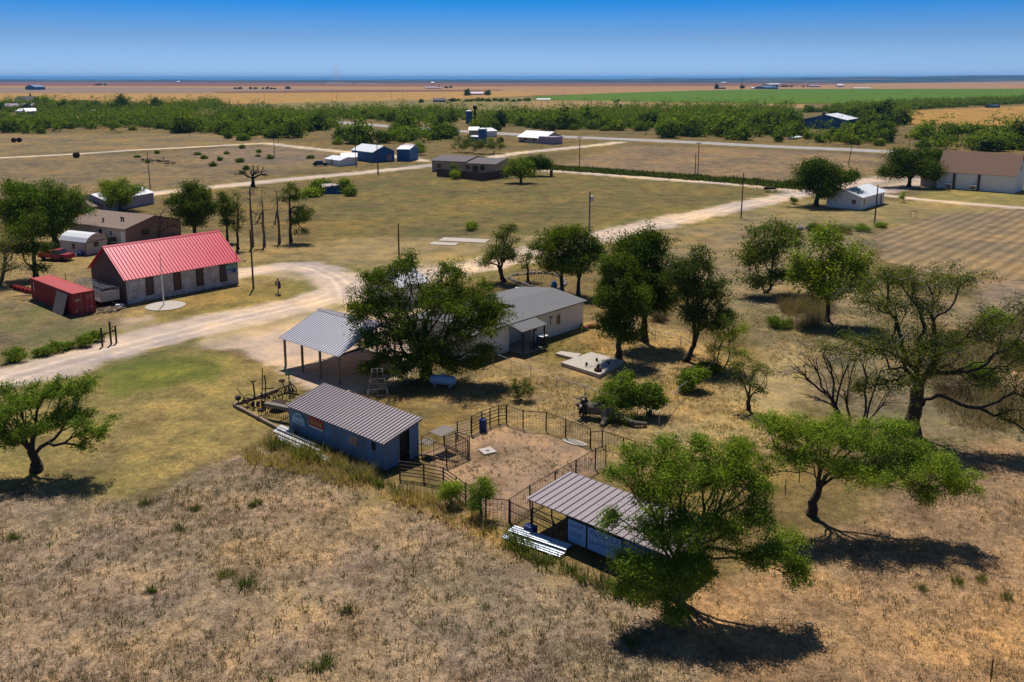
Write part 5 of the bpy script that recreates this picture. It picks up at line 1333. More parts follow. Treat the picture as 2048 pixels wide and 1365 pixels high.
def mid_house():
    p, h, L = frame((864,343), (989.7,349)); e = Vector((math.cos(h), math.sin(h), 0)); v = Vector((-e.y, e.x, 0))
    He = ZT((864,343), 323.5); k = (G(930,346)-p).dot(e)
    w, z = solve_wz(p+e*L, v, 1013, 318); w = min(max(w,4),7); z = min(max(z,He+1),He+2.4)
    r = house('brown_house', 'long tan house with dark shingle roof behind a wooden fence', 'house', p, h, k, w*2, He+.35, z+.35, M_tanwall, M_darkshingle, 'u', .5)
    g = 'gable_section'
    m = MB().add([(k+.01,0,0),(L,0,0),(L,2*w,0),(k+.01,2*w,0),(k+.01,0,He),(L,0,He),(L,2*w,He),(k+.01,2*w,He),(L,w,z),(k+.01,w,z)],[(0,1,5,4),(1,2,6,8,5),(2,3,7,6)]); m.part('side_wall', M_tanwall, r)
    s=(z-He)/w; o=.5; ze=He-s*o+.1
    roof_plates('side_roof', r, M_darkshingle, [[(k+.55,-o,ze),(L+o,-o,ze),(L+o,w,z+.1),(k+.55,w,z+.1)],[(L+o,2*w+o,ze),(k+.55,2*w+o,ze),(k+.55,w,z+.1),(L+o,w,z+.1)]])
    for x in (1.8,6.2,L-9): opening(r,'window','n',x,1.1,1.1,1.1,frame_m=M_darkwood)
    opening(r,'door','n',k+2.5,.05,1.8,2.1,frame_m=M_darkwood,sub='door_leaf',pane=M_glass); opening(r,'window','n',L-4.5,1.0,1.3,1.3,frame_m=M_darkwood)
    f0 = [G(873.5,353.5),G(927.5,358.5),G(964.4,363),G(1017.7,355)]
    fr = thing('board_fence', 'dark vertical board fence in front of the mid brown house', 'fence', f0[0])
    for a,b in zip(f0[:-1],f0[1:]):
        a2,b2=a-f0[0],b-f0[0]; n=int((b-a).length/.45); m=MB()
        for i in range(n):
            q0=a2.lerp(b2,i/n); q1=a2.lerp(b2,(i+.93)/n); m.beam(q0+Vector((0,0,1.1)),q1+Vector((0,0,1.1)),.05,2.1+.06*(i%3))
        m.part('board_run', M_fencewood, fr)
mid_house()
# blue barns and white sheds
r,L,He = hs('blue_barn','blue metal barn with pale gable roof beside the white sheds','barn',(746,325.5),(789,322.5),13,305,1.8,M_bluemetal,M_whitemetal,'v',.3)
opening(r,'door','n',L*.62,.05,2.2,2.2,frame_m=M_rust,pane=M_rustroof,sub='door_leaf')
hs('blue_barn','tall blue metal barn with patched flat roof behind the gabled blue barn','barn',(794,322.5),(819,323),9,299,.8,M_bluemetal,M_whitemetal,'u',.2)
hs('rusty_shed','rusty roofed lean-to between the two blue barns','shed',(800,306),(822,307.5),7,293,.7,M_bluemetal,M_rustroof,'u',.2)
r,L,He = hs('white_shed','low white shed nearest the black car','shed',(650,329),(680,333),6.2,318,.9,M_white,M_whitemetal,'u',.2)
opening(r,'door','n',L*.42,.05,.8,1.9,sub='door_leaf',pane=M_glass)
hs('white_shed','low white shed touching the blue barn','shed',(683,329),(714,328.5),6.5,315,1.0,M_white,M_whitemetal,'u',.2)
# store by the highway
r,L,He = hs('roadside_store','white-roofed roadside store with a pink annex by the highway','store',(1037,284.5),(1088.6,288),11,273.5,2.3,M_beigewall,M_whitemetal,'u',.6)
MB().box(L*.86,L+5.5,-1.2,5,0,3.0).part('annex', M_lilac, r)
for x in (3,L*.55): opening(r,'window','n',x,.9,2,1.4)
hs('white_shop','pale shop with flat-pitched roof behind the blue silo','shop',(974,275),(994,274),9,263,1.2,M_white,M_whitemetal,'u',.3)
hs('tan_shop','tan shop with pale roof left of the blue silo','shop',(938,275),(957,275),9,261,1.3,M_tanwall,M_whitemetal,'u',.3)
def silo(q, top, w, label, cap=True):
    b = G(*q); h = ZT(q, top); rad = w*b.y/F/2
    r = thing('blue_silo', label, 'silo', b, 0, 'blue silos by the highway')
    MB().lathe([(rad,0),(rad,h-.6)],20).part('shell', M_bluemetal, r); MB().lathe([(rad*1.03,h-.6),(rad*1.03,h-.35),(rad*.3,h),(.05,h+.05)],20).part('cap', M_whitemetal, r)
    m = MB().tube((rad+.12,0,0),(rad+.12,0,h),.06,n=4).tube((rad+.12,.4,0),(rad+.12,.4,h),.06,n=4)
    for i in range(int(h/.6)): m.tube((rad+.12,0,.3+i*.6),(rad+.12,.4,.3+i*.6),.04,n=4)
    m.part('ladder', M_rust, r)
silo((965,287),256,17,'blue silo in front of the shops by the highway')
silo((938,248),221,13,'blue silo standing farther back beside a dark elevator leg')
r = thing('elevator_leg','dark grain elevator leg beside the far blue silo','tower',G(950,248)); h=ZT((950,248),212)
MB().box(-.7,.7,-.7,.7,0,h-2).part('shaft', M_rust, r); MB().box(-1.1,1.1,-1.1,1.1,h-2,h).part('head', M_rust, r)
hs('pump_house','small pale blue box shed at the foot of the near silo','shed',(939,283),(956,284),4,273.5,.4,M_bluemetal,M_whitemetal,'u',.2)
# blue barn in the thicket
r,L,He = hs('blue_warehouse','wide deep blue warehouse with partly rusty roof inside the thicket','warehouse',(1607,257),(1691,259.5),26,238.5,2.6,M_bluebarn,M_whitemetal,'v',.5)
MB().box(L*.41,L*.47,1.5,3.5,He+2.2,He+3.6).part('cupola', M_rust, r); MB().box(L*.4,L*.48,1.3,3.7,He+3.605,He+3.9).part('cupola_roof', M_rustroof, r)
hs('cargo_box','small blue box at the thicket edge by the far wheat field','shed',(1982,216.5),(2000,216),6,211.5,.3,M_bluebarn,M_bluebarn,'u',.1)
hs('fallen_roof','pale metal roof sheet on the ground before the blue warehouse','shed',(1587,279),(1603,276.5),3,276.5,.3,M_whitemetal,M_whitemetal,'u',.3)
# left: brown house group
def left_house():
    a,b = (140,476),(252.8,490.5); p,h,L = frame(a,b); e=Vector((math.cos(h),math.sin(h),0)); v=Vector((-e.y,e.x,0)); He=ZT(b,458)
    w,z = solve_wz(p+e*L,v,306,432); w=min(max(w,4.5),8); z=min(max(z,He+1.1),He+2.6)
    r = house('tan_house','long tan house with brown shingle roof behind the red-roofed hall','house',p,h,L,2*w,He,z,M_beigewall,M_tanshingle,'u',.4)
    MB().add([(L+.004,0,0),(L+.004,2*w,0),(L+.004,2*w,He),(L+.004,w,z),(L+.004,0,He)],[(0,1,2,3,4)]).part('gable_wall', M_brick_tan, r, 'brick gable wall')
    opening(r,'window','n',L*.53,1.0,1.1,1.3); opening(r,'window','n',L*.73,1.2,.6,.9); opening(r,'door','n',L*.92,.05,.9,2.0,sub='door_leaf',pane=M_white)
    opening(r,'window','r',3.0,1.1,1.5,.9,L+.004,frame_m=M_darkwood)
    s=(z-He)/w
    for x,y in ((L*.72,w*.45),(L*.77,w*.42),(L*.5,w*.25)):
        MB().tube((x,y,He+s*y),(x,y,He+s*y+.55),.12,n=8).tube((x,y,He+s*y+.55),(x,y,He+s*y+.7),.2,n=8).part('roof_vent', M_blackpaint, r)
left_house()
hs('garage','small brown-roofed garage peeking out behind the long tan house','garage',(158,424),(186,428),6,410,1.0,M_tanwall,M_tanshingle,'v',.3)
hs('white_metal_building','white metal building with broad gable roof behind the left trees','building',(157,423),(214,426),14,400,1.2,M_lilac,M_whitemetal,'v',.2)
def gambrel():
    a,b=(171.7,511.5),(215,502.5); p,h,L=frame(a,b); He=ZT(a,486.5); D=(G(139.4,502.5)-p).length
    r=thing('barn_roofed_shed','small beige shed with rounded white metal barn roof','shed',p,h)
    pr=[(0,He),(L*.12,He+.62),(L*.32,He+1.05),(L*.5,He+1.2),(L*.68,He+1.05),(L*.88,He+.62),(L,He)]
    n=len(pr)
    MB().add([(0,0,0),(L,0,0)]+[(x,0,z) for x,z in pr[::-1]]+[(0,D,0),(L,D,0)]+[(x,D,z) for x,z in pr[::-1]],[tuple(range(n+2)),tuple(range(2*n+3,n+1,-1)),(0,n+1,2*n+3,n+2),(1,n+3,n+4,2)]).part('wall', M_beigewall, r)
    m=MB()
    for (x0,z0),(x1,z1) in zip(pr[:-1],pr[1:]): m.plate([(x0,D+.25,z0+.05),(x0,-.2,z0+.05),(x1,-.2,z1+.05),(x1,D+.25,z1+.05)],.04)
    m.part('roof', M_whitemetal, r)
    MB().box(-.05,L+.05,-.03,-.004,He-.04,He+.05).box(-.03,.07,-.035,-.004,0,He-.05).part('trim', M_darkwood, r)
    opening(r,'window','n',L*.4,He*.55,.8,.7,frame_m=M_darkwood); opening(r,'window','l',D*.4,He*.45,.6,.75,frame_m=M_darkwood)
gambrel()
# collapsed shed among bushes
p=G(665,388); r=thing('ruined_shed','collapsed dark shed swallowed by green bushes','shed',p,.2)
MB().plate([(-1.6,0,0),(1.8,0,0),(1.8,.4,2.0),(-1.6,.5,1.8)],.08).plate([(1.8,0,0),(1.9,4,0),(1.9,4,1.6),(1.8,.4,2.0)],.08).part('wall', M_bluebarn, r); MB().plate([(-2.6,.0,1.5),(1.9,.1,2.05),(1.9,3.5,1.8),(-2.8,3.2,2.4)],.08).plate([(-5.5,1,.6),(-3,.4,1.6),(-3.2,3.2,2.3),(-5.4,3.5,1.6)],.08).part('roof', M_rustroof, r)
MB().box(-4,4,-1.6,1.6,0,.06).solo('foundation_slab', M_concrete, 'pale bare foundation slab on the grass beyond the drive', 'slab', G(928,481), -.25)
MB().box(-2.2,2.2,-1.2,1.2,0,.05).solo('foundation_slab', M_concrete, 'small pale slab left of the bare foundation', 'slab', G(888,488), -.25)
r=thing('rock_heap','low mauve rock heap among weeds at the field corner','rocks',G(1618,460)); rr=random.Random(1); m=MB()
for i in range(16): s=rr.uniform(.25,.6); m.lathe([(s,0),(s*1.05,s*.5),(s*.5,s)],7,(rr.uniform(-1.6,1.6),rr.uniform(-.7,.7),rr.uniform(0,.3)))
m.part('stones', M_lilac, r)
r=thing('trellis','thin metal garden frame on the mown grass by the field','frame',G(1826,436)); m=MB()
for x in (-.6,.6):
    for y in (-.4,.4): m.tube((x,y,0),(x,y,1.3),.03,n=5)
m.tube((-.6,-.4,1.3),(.6,-.4,1.3),.03).tube((-.6,.4,1.3),(.6,.4,1.3),.03); m.part('bars', M_rust, r)
# pumpjack
def pumpjack():
    p=G(1234,222); r=thing('pumpjack','dark oil pumpjack standing at the thicket edge','pumpjack',p,.0); s=p.y/F
    z=lambda y:(222-y)*s*1.0
    X=lambda x:(x-1236)*s
    MB().beam((X(1231),0,z(204.6)),(X(1241),0,z(200.5)),1.0,1.2).part('walking_beam', M_blackpaint, r)
    MB().box(X(1229),X(1231.2),-.6,.6,z(208),z(202.5)).part('horse_head', M_blackpaint, r)
    MB().beam((X(1236),0,z(203)),(X(1233),-1.2,0),.5,.5).beam((X(1236),0,z(203)),(X(1233.5),1.2,0),.5,.5).beam((X(1236),0,z(203)),(X(1240),0,0),.5,.5).part('samson_post', M_rust, r)
    MB().box(X(1240),X(1246),-1.2,1.2,z(212.5),z(209.5)).part('counterweight', M_blackpaint, r); MB().box(X(1230),X(1246),-1,1,0,.8).box(X(1240),X(1245),-.8,.8,.8,z(212.5)).part('base', M_rust, r)
pumpjack()
# far farmsteads
for (a,b,W,ey,rh,wm,rm,lab,nm) in (
 ((0,219),(63,219),14,213,2.2,M_brick_red,M_lilac,'long red brick hall with lilac roof at the far left','brick_hall'),
 ((27,208),(62,208),18,203.5,5.5,M_brick_red,M_darkshingle,'brown roofed brick church at the far left with a steeple','brick_church'),
 ((32,230),(50,230),12,222.5,1.6,M_beigewall,M_whitemetal,'white roofed building left of its twin at the thicket edge','white_roofed_building'),
 ((51,230.5),(74,230),10,223,2.0,M_tanwall,M_whitemetal,'white roofed building touching the thicket trees','white_roofed_building'),
 ((127,229),(140,229),8,226,1,M_white,M_whitemetal,'tiny white roof showing through the left thicket','distant_roof'),
 ((179,226),(193,226),8,223,1,M_white,M_whitemetal,'small white roof at the right end of the left thicket clearing','distant_roof'),
 ((79,206.5),(102,206.5),12,202.5,1.6,M_lilac,M_whitemetal,'pale grey building right of the brick church','grey_building'),
 ((70,180.3),(91,180),30,174.5,5,M_bluebarn,M_bluemetal,'dark blue barn alone in the far left fields','far_barn'),
 ((1531,178.6),(1556,178.4),40,175.4,3,M_bluebarn,M_bluemetal,'blue barn of the far right farm','far_barn'),
 ((1504,178.2),(1519,178.2),20,176.4,2,M_white,M_whitemetal,'low white shed left of the far blue barn','far_shed'),
 ((1620,174.6),(1640,174.6),30,172.2,3,M_lilac,M_lilac,'grey farmhouse on the right horizon fields','far_house'),
 ((1676,174.8),(1687,174.8),25,171,4,M_white,M_whitemetal,'white farmhouse on the right horizon fields','far_house'),
 ((1539,171.8),(1563,170.8),30,169.4,3,M_white,M_whitemetal,'row of white roofs behind the far blue barn','far_shed'),
 ((1444,168),(1453,168),40,166,3,M_white,M_whitemetal,'tiny white barn near the right radio mast','far_barn'),
 ((1708,178),(1742,178),15,176.9,1.5,M_white,M_whitemetal,'long low white shed at the green field edge','far_shed'),
 ((1074,201),(1101,201),6,199.3,1,M_beigewall,M_whitemetal,'long pale trailer at the corner of the green field','far_trailer'),
 ((866,205.4),(890,205.4),10,200.5,2,M_lilac,M_darkshingle,'dark farmhouse on the far farm track','far_house'),
 ((940,190.5),(966,190.5),15,187.6,2.5,M_lilac,M_lilac,'far farmhouse between two round trees','far_house'),
 ((862,168.6),(868,168.6),30,166,4,M_white,M_whitemetal,'tiny white silo house on the horizon fields','far_house'),
 ((850,177.7),(882,177.7),20,175.8,2,M_lilac,M_lilac,'row of grey farm roofs in the far tan field','far_house'),
 ((353,166.5),(359,166.5),40,164,4,M_white,M_whitemetal,'tiny white barn on the far left horizon','far_barn'),
 ((1433,178.4),(1452,178.4),25,176,2,M_stonedark,M_darkshingle,'dark farmhouse between round trees at the green field edge','far_house')):
    hs(nm,lab,'building',a,b,W,ey,rh,wm,rm,'u',.3)
p=G(62,207); h=ZT((62,207),184); r=thing('church_steeple','dark pointed steeple rising beside the far brick church','steeple',p)
MB().box(-1.6,1.6,-1.6,1.6,0,h*.55).part('tower', M_brick_red, r); MB().lathe([(2.0,h*.55),(.7,h*.78),(.05,h)],8).part('spire', M_darkshingle, r)
p=G(1483,180); h=ZT((1483,180),152.5); MB().tube((0,0,0),(0,0,h),.7,.4,6).solo('radio_mast', M_blackpaint, 'tall thin radio mast above the right fields', 'mast', p)
# ---------------------------------------------------------------- individual trees
T = tree
T('elm_tree',(852,750),[(770,610,62,66),(760,555,45,34),(800,540,40,32),(860,600,60,62),(930,590,60,58),(955,640,58,55),(905,555,36,32),(985,620,40,45),(720,620,28,42),(820,660,60,45),(880,690,62,40),(745,670,40,30),(965,690,42,22),(770,700,30,28),(745,722,26,22),(800,716,36,24),(900,716,40,20),(850,705,46,26),(945,706,30,18)],'big dark green elm spreading over the carport and the white house',L_dark,1250,62,.34,.19,.55,fork_y=718,r=.44,seed=11,fwd=1.0,tilt=.5,clump=1.0,shell=0.15,bend=.7,pale=14,per_clump=5,deep=1.0)
T('mesquite_tree',(73,942),[(40,800,52,30),(100,785,45,26),(150,780,38,26),(120,830,52,26),(0,830,48,44),(165,825,36,24),(215,850,34,22),(-40,850,45,40),(60,850,40,22),(180,880,20,14),(20,870,30,22)],'spreading mesquite with a leaning forked trunk at the left edge of the lawn',L_mesq,540,70,.24,.15,.45,fork=0.8,r=.3,seed=12,fwd=.4,tilt=.5,clump=0.9,bark=M_bark,shell=0.12,trunks=1,bend=0.75,per_clump=4,deep=1.2)
T('mesquite_tree',(1622,1030),[(1535,838,42,30),(1600,850,50,32),(1660,850,50,36),(1720,870,55,42),(1790,890,50,38),(1850,910,45,34),(1770,845,42,30),(1870,940,32,28),(1700,910,55,28),(1560,890,50,26),(1500,910,26,24),(1640,900,40,24),(1820,950,40,20)],'wide bright green mesquite with a thick forked trunk, right of the stock shed',L_mesq,900,72,.24,.15,.33,r=.23,seed=13,fwd=2.0,tilt=0.5,clump=0.9,droop=.5,shell=0.1,bend=0.7,per_clump=4,deep=1.25,expo=1.85,fork=2.2)
T('mesquite_tree',(1346,1180),[(1290,960,52,44),(1340,920,48,40),(1400,930,56,44),(1460,930,50,46),(1300,1030,60,40),(1360,1010,56,40),(1440,1010,50,46),(1500,1000,40,40),(1270,1080,46,34),(1330,1090,52,40),(1530,1050,50,28),(1560,1090,40,24),(1240,1060,30,20),(1300,1140,40,24),(1480,1060,44,26),(1225,930,20,20),(1510,950,30,30),(1205,1000,26,24),(1265,905,34,26),(1330,885,30,20),(1400,880,36,22),(1470,890,30,22),(1230,1110,34,24),(1380,1070,46,34),(1290,1190,30,16)],'big bright green mesquite leaning over the end of the stock shed',L_mesq,1250,72,.24,.15,.34,r=0.34,seed=14,fwd=2.0,tilt=0.5,clump=0.9,droop=.4,shell=0.1,bend=0.8,fork=1.3,per_clump=4,deep=1.25,expo=1.85)
T('cottonwood_tree',(1822,868),[(1740,600,50,46),(1800,560,46,40),(1850,580,60,50),(1920,570,60,44),(1700,680,60,50),(1790,680,70,60),(1880,670,70,56),(1960,660,60,50),(2010,690,60,50),(1760,740,56,40),(1940,740,60,36),(2020,760,46,40),(1860,620,50,50),(1690,740,34,34),(1650,690,30,24),(2050,620,50,50),(1990,820,30,30),(1950,790,34,26),(2040,830,30,30),(1780,620,40,30),(1840,720,50,40)],'huge sparse half-dead tree with bleached twigs at the right edge',L_olive,1250,40,.36,.16,.45,fork_y=800,r=0.5,seed=15,fwd=1.5,tilt=.7,shell=0.1,leafy=.85,bend=.5,expo=1.8,pale=60,per_clump=4,deep=1.0)
T('dead_tree',(1702,858),[(1590,740,40,30),(1640,710,40,36),(1700,720,36,44),(1750,740,34,40),(1660,780,40,26),(1620,790,36,22),(1770,790,26,26)],'bare dead tree with dark branches in front of the half-dead giant',L_olive,230,10,.2,.13,.5,fork=.5,r=.26,seed=16,bark=M_darkwood,leafy=.06,shell=.4,trunks=4,bend=.8,expo=1.9,pale=14)
T('elm_tree',(1655,642),[(1650,530,56,44),(1600,545,36,34),(1700,520,38,38),(1660,480,40,26),(1640,570,56,30),(1710,560,32,28),(1590,520,22,22)],'round green elm with a clear trunk in the field behind',L_mid,445,43,.5,.26,.6,fork_y=600,r=0.22,seed=17,fwd=.6,tilt=.4,shell=0.15,per_clump=4,bend=0.7)
T('elm_tree',(1530,586),[(1540,500,60,44),(1500,520,34,40),(1580,480,32,36),(1530,460,44,24),(1510,555,38,26),(1560,545,36,30)],'sparse topped elm with dense low growth beside the row field',L_dark,445,31,.5,.24,.6,fork=1.0,r=0.19,seed=18,fwd=.6,tilt=.4,trunks=2,shell=0.15,per_clump=4,bend=0.7)
T('elm_tree',(1237,715),[(1232,590,46,66),(1215,640,36,44),(1262,610,30,60),(1235,535,36,36),(1250,660,30,30),(1210,570,26,40)],'tall dense elm shading the back of the big slab, left of the trio',L_dark,621,60,.34,.19,.55,fork_y=660,r=0.25,seed=19,fwd=.6,tilt=.4,shell=0.15,per_clump=4,bend=0.7)
T('elm_tree',(1288,682),[(1285,500,54,36),(1300,550,52,50),(1260,530,40,40),(1320,590,34,40),(1275,600,36,40),(1300,480,40,22)],'tall rounded elm in the middle of the trio',L_dark,648,60,.42,.21,.6,fork_y=630,r=0.33,seed=20,fwd=.6,tilt=.4,shell=0.15,per_clump=4,bend=0.7)
T('elm_tree',(1370,722),[(1395,530,48,36),(1375,580,46,48),(1420,580,40,44),(1440,620,32,30),(1350,550,30,44),(1410,640,36,30),(1385,620,40,40)],'open crowned elm with many rising limbs, right of the trio',L_olive,567,46,.36,.19,.55,fork_y=680,r=0.27,seed=21,fwd=.6,tilt=.4,shell=0.15,leafy=.85,trunks=2,per_clump=4,bend=0.7)
T('elm_tree',(1009,563),[(1000,500,36,36),(1010,470,28,20),(980,520,22,26),(1025,505,20,32)],'slim grey-green elm standing at the left end of the stone-rimmed bed',L_olive,200,50,.4,.2,.55,fork_y=535,r=.26,seed=22,leafy=.9,trunks=2)
T('sapling_tree',(1056,561),[(1058,510,17,26),(1050,530,16,18),(1068,495,12,16)],'thin open sapling inside the stone-rimmed garden bed',L_olive,90,26,.3,.18,.5,fork_y=540,r=.14,seed=23,leafy=.8)
T('elm_tree',(1124,586),[(1100,490,36,34),(1130,470,34,34),(1120,520,40,34),(1095,530,24,24),(1140,520,24,40)],'dark leafy elm behind the grey roof, left of a touching pair',L_dark,405,50,.42,.21,.6,fork_y=545,r=0.23,seed=24,shell=0.15,per_clump=4,bend=0.7)
T('elm_tree',(1157,590),[(1175,510,34,36),(1150,530,26,36),(1190,500,20,28),(1160,480,24,26)],'dark elm behind the grey roof, right of a touching pair',L_dark,310,40,.42,.21,.6,fork_y=550,r=0.21,seed=25,shell=0.15,per_clump=4,bend=0.7)
T('mesquite_tree',(1436,742),[(1440,670,36,30),(1465,695,28,24),(1420,700,24,24),(1450,645,28,18),(1475,660,20,20)],'feathery pale green mesquite beside the open elm',L_mesq,150,60,.3,.15,.3,fork=.5,r=.1,seed=26,droop=.4,trunks=3,leafy=.9)
T('sapling_tree',(1497,820),[(1495,735,36,28),(1475,760,24,24),(1520,745,22,24),(1495,775,28,18)],'thin sparse tree with a straight dark stem near the yard corner',L_olive,160,22,.3,.15,.5,fork_y=785,r=.13,seed=27,leafy=.75)
T('fruit_tree',(1384,782),[(1384,760,26,18),(1370,770,16,14),(1400,752,16,14)],'small dense bush tree at the chain-link corner',L_mid,110,70,.26,.17,.55,fork=.6,r=.1,seed=28)
T('fruit_tree',(1295,832),[(1290,790,32,22),(1255,775,26,18),(1310,800,22,20),(1270,800,24,18)],'low spreading green fruit tree right of the uprooted tree',L_mid,200,70,.27,.17,.55,fork=.7,r=.13,seed=29,trunks=2)
T('fruit_tree',(1245,800),[(1240,770,24,16),(1225,785,16,14),(1256,760,16,12)],'small green tree just behind the uprooted trunk',L_mid,90,64,.26,.17,.55,fork=.6,r=.09,seed=30)
T('shrub',(1045,800),[(1045,772,20,18),(1035,785,14,12),(1056,782,12,12)],'upright shrub with dry stems beyond the corner of the pen',L_olive,90,36,.22,.14,.3,fork=.3,r=.05,seed=31,trunks=3,cat='shrub')
T('mesquite_sapling',(903,1010),[(903,980,20,16),(890,990,12,12)],'small bright mesquite sapling at the front pen fence, left of the pair',L_mesq,70,56,.2,.13,.3,fork=.4,r=.05,seed=32,droop=.4,cat='shrub')
T('mesquite_sapling',(962,1035),[(962,985,22,24),(975,970,14,14),(950,1005,14,18)],'taller mesquite sapling at the front pen fence, right of the pair',L_mesq,110,56,.22,.13,.3,fork=.6,r=.07,seed=33,droop=.4,cat='shrub')
T('mesquite_sapling',(1285,1175),[(1280,1155,24,14),(1300,1148,20,14),(1318,1140,18,22)],'low mesquite shoots against the stock shed front wall',L_mesq,90,56,.2,.13,.34,fork=.3,r=.05,seed=34,droop=.3,cat='shrub',trunks=2)
# left cluster
T('elm_tree',(112,487),[(60,400,56,36),(110,410,46,40),(20,420,46,40),(90,440,60,26),(140,440,22,32),(40,380,46,20),(100,460,36,18)],'large bright green tree left of the barn-roofed shed',L_mid,620,84,.6,.28,.6,fork=2.0,r=.38,seed=41,shell=.35)
T('elm_tree',(72,556),[(60,490,34,30),(85,500,18,24),(40,470,36,24),(80,530,18,16),(55,450,26,18)],'dark tree standing behind the far end of the red container',L_dark,220,54,.5,.24,.6,fork_y=525,r=.3,seed=42,leafy=.8)
T('elm_tree',(-5,570),[(15,510,36,36),(-10,480,40,36),(40,530,24,20),(0,540,30,20)],'half bare tree with grey twigs cut by the left edge of the photo',L_olive,240,24,.5,.2,.5,fork=.8,r=.28,seed=43,leafy=.6,bark=M_barkgrey,trunks=2)
T('elm_tree',(240,421),[(240,385,44,24),(265,380,26,18),(215,378,26,16),(240,402,40,12)],'round light green tree before the white metal building',L_mid,240,54,.6,.28,.6,fork=1.2,r=.24,seed=44)
T('elm_tree',(390,478),[(375,390,36,28),(405,405,34,30),(370,420,36,26),(425,420,22,24),(355,400,20,24),(395,440,30,16)],'dense dark green tree behind the red hall ridge',L_dark,330,62,.55,.27,.6,fork=1.6,r=.3,seed=45,shell=.35)
T('elm_tree',(455,484),[(455,415,16,28),(462,440,14,24),(448,395,12,16)],'narrow dark tree at the head of the tree row by the red hall',L_dark,130,46,.45,.23,.55,fork_y=450,r=.2,seed=46)
T('elm_tree',(476,499),[(472,410,12,24),(480,430,12,24),(470,455,12,14)],'second narrow tree of the row by the red hall, thin below',L_olive,100,24,.45,.2,.55,fork_y=460,r=.2,seed=47,leafy=.7)
for k,(q,top,lab) in enumerate((((505,493),372,'bare dead pine in the row, directly behind the tall utility pole'),((528.6,493),376,'bare dead pine in the middle of the row by the red hall'),((558.7,486),378,'bare dead pine next to the living pine in the row'))):
    T('dead_pine',q,[(q[0]-2,top+36,16,34),(q[0],top+10,9,12),(q[0]+2,top+70,18,22)],lab,L_olive,70,8,.2,.12,.5,fork_y=top+6,r=.2,seed=50+k,bark=M_barkgrey,leafy=.04,shell=.6,bend=.05,expo=1.5)
T('pine_tree',(582,484),[(580,395,22,24),(600,420,22,20),(590,440,24,18),(612,435,12,10),(575,380,16,14),(605,460,16,8)],'living dark pine at the right end of the tree row',L_dark,190,54,.42,.22,.4,fork_y=384,r=.24,seed=54,bend=.1)
T('dead_tree',(318,486),[(315,440,16,26),(335,455,20,18),(300,460,18,16),(320,470,30,10)],'dead brown tree standing against the tan house gable',L_olive,80,6,.2,.12,.5,fork=1.6,r=.2,seed=55,bark=M_darkwood,leafy=.04,shell=.6)
T('dead_tree',(506,374),[(490,348,26,12),(512,342,22,10),(525,350,14,10)],'gnarled dead tree by the far dirt street',L_olive,110,10,.3,.2,.5,fork=2.0,r=.45,seed=56,bark=M_darkwood,leafy=.1,shell=.6)
T('elm_tree',(1042,366),[(1042,330,22,16),(1030,345,18,12),(1052,345,18,14)],'round bright tree right of the mid brown house',L_mid,170,44,.7,.36,.65,fork=1.4,r=.28,seed=57)
T('elm_tree',(1068,352),[(1078,325,20,18),(1062,330,16,16),(1090,332,12,12)],'dark round tree behind the bright tree near the mid brown house',L_dark,170,44,.7,.36,.65,fork=1.4,r=.28,seed=58)
T('elm_tree',(1632,412),[(1640,355,52,26),(1600,372,26,14),(1680,360,34,22),(1630,335,34,14),(1655,380,50,14),(1700,350,14,12)],'big dark round tree beside the small white house',L_dark,400,64,.8,.36,.6,fork=2.2,r=.42,seed=59,shell=.35)
T('elm_tree',(1818,374),[(1815,335,48,24),(1780,345,26,16),(1850,340,36,20),(1815,312,36,12),(1870,350,20,12)],'big dark tree at the end of the white church',L_dark,380,64,.85,.38,.6,fork=2.0,r=.42,seed=60,shell=.35)
T('elm_tree',(1868,340),[(1865,310,28,14),(1880,322,18,14)],'dark tree crown rising behind the church end',L_dark,160,44,.9,.42,.65,fork=2.0,r=.35,seed=61)
T('sapling_tree',(1808,405),[(1807,394,6,7),(1810,388,4,4)],'tiny yellow-green sapling on the church lawn',L_mesq,26,40,.3,.2,.5,fork=.6,r=.06,seed=62)
T('shrub',(1588,408),[(1588,401,6,5)],'small dark bush by the dirt road before the round tree',L_dark,30,30,.4,.25,.5,fork=.4,r=.06,seed=63,cat='shrub')
T('shrub',(945,460),[(945,454,16,5),(940,450,9,4)],'low green shrub beside the bare foundation slab',L_mid,60,34,.4,.25,.5,fork=.4,r=.08,seed=64,cat='shrub')
T('yard_tree',(913,352),[(912,342,9,9),(905,335,7,6)],'small bushy tree against the mid brown house fence',L_olive,60,34,.5,.3,.5,fork=.8,r=.1,seed=65)
T('shrub',(910,358),[(910,349,9,6)],'bright round shrub in front of the dark board fence',L_mesq,40,40,.5,.3,.6,fork=.5,r=.08,seed=66,cat='shrub')
for k,(x,y,rx,ry,L,lab) in enumerate(((632,390,14,14,L_mid,'bush swallowing the left end of the ruined shed'),(648,384,14,16,L_mid,'tall bush in the middle of the ruined shed'),(685,386,16,14,L_mid,'bush covering the right end of the ruined shed'),(618,394,16,8,L_mesq,'low bright weeds left of the ruined shed'),(700,392,6,8,L_mid,'small round bush at the far right of the ruined shed'),(920,305,28,18,L_olive,'grey-green thicket bush left, behind the mid brown house'),(950,308,24,20,L_olive,'grey-green thicket bush in the middle behind the brown house'),(985,308,26,20,L_olive,'grey-green thicket bush right, behind the mid brown house'),(832,310,18,14,L_mid,'round bush right of the blue barns'))):
    T('bush',(x,y),[(x,y-ry,rx,ry*.8),(x+rx*.4,y-ry*.8,rx*.6,ry*.6)],lab,L,80,40,.6,.32,.65,fork=.5,r=.1,seed=70+k,cat='bush',trunks=2)
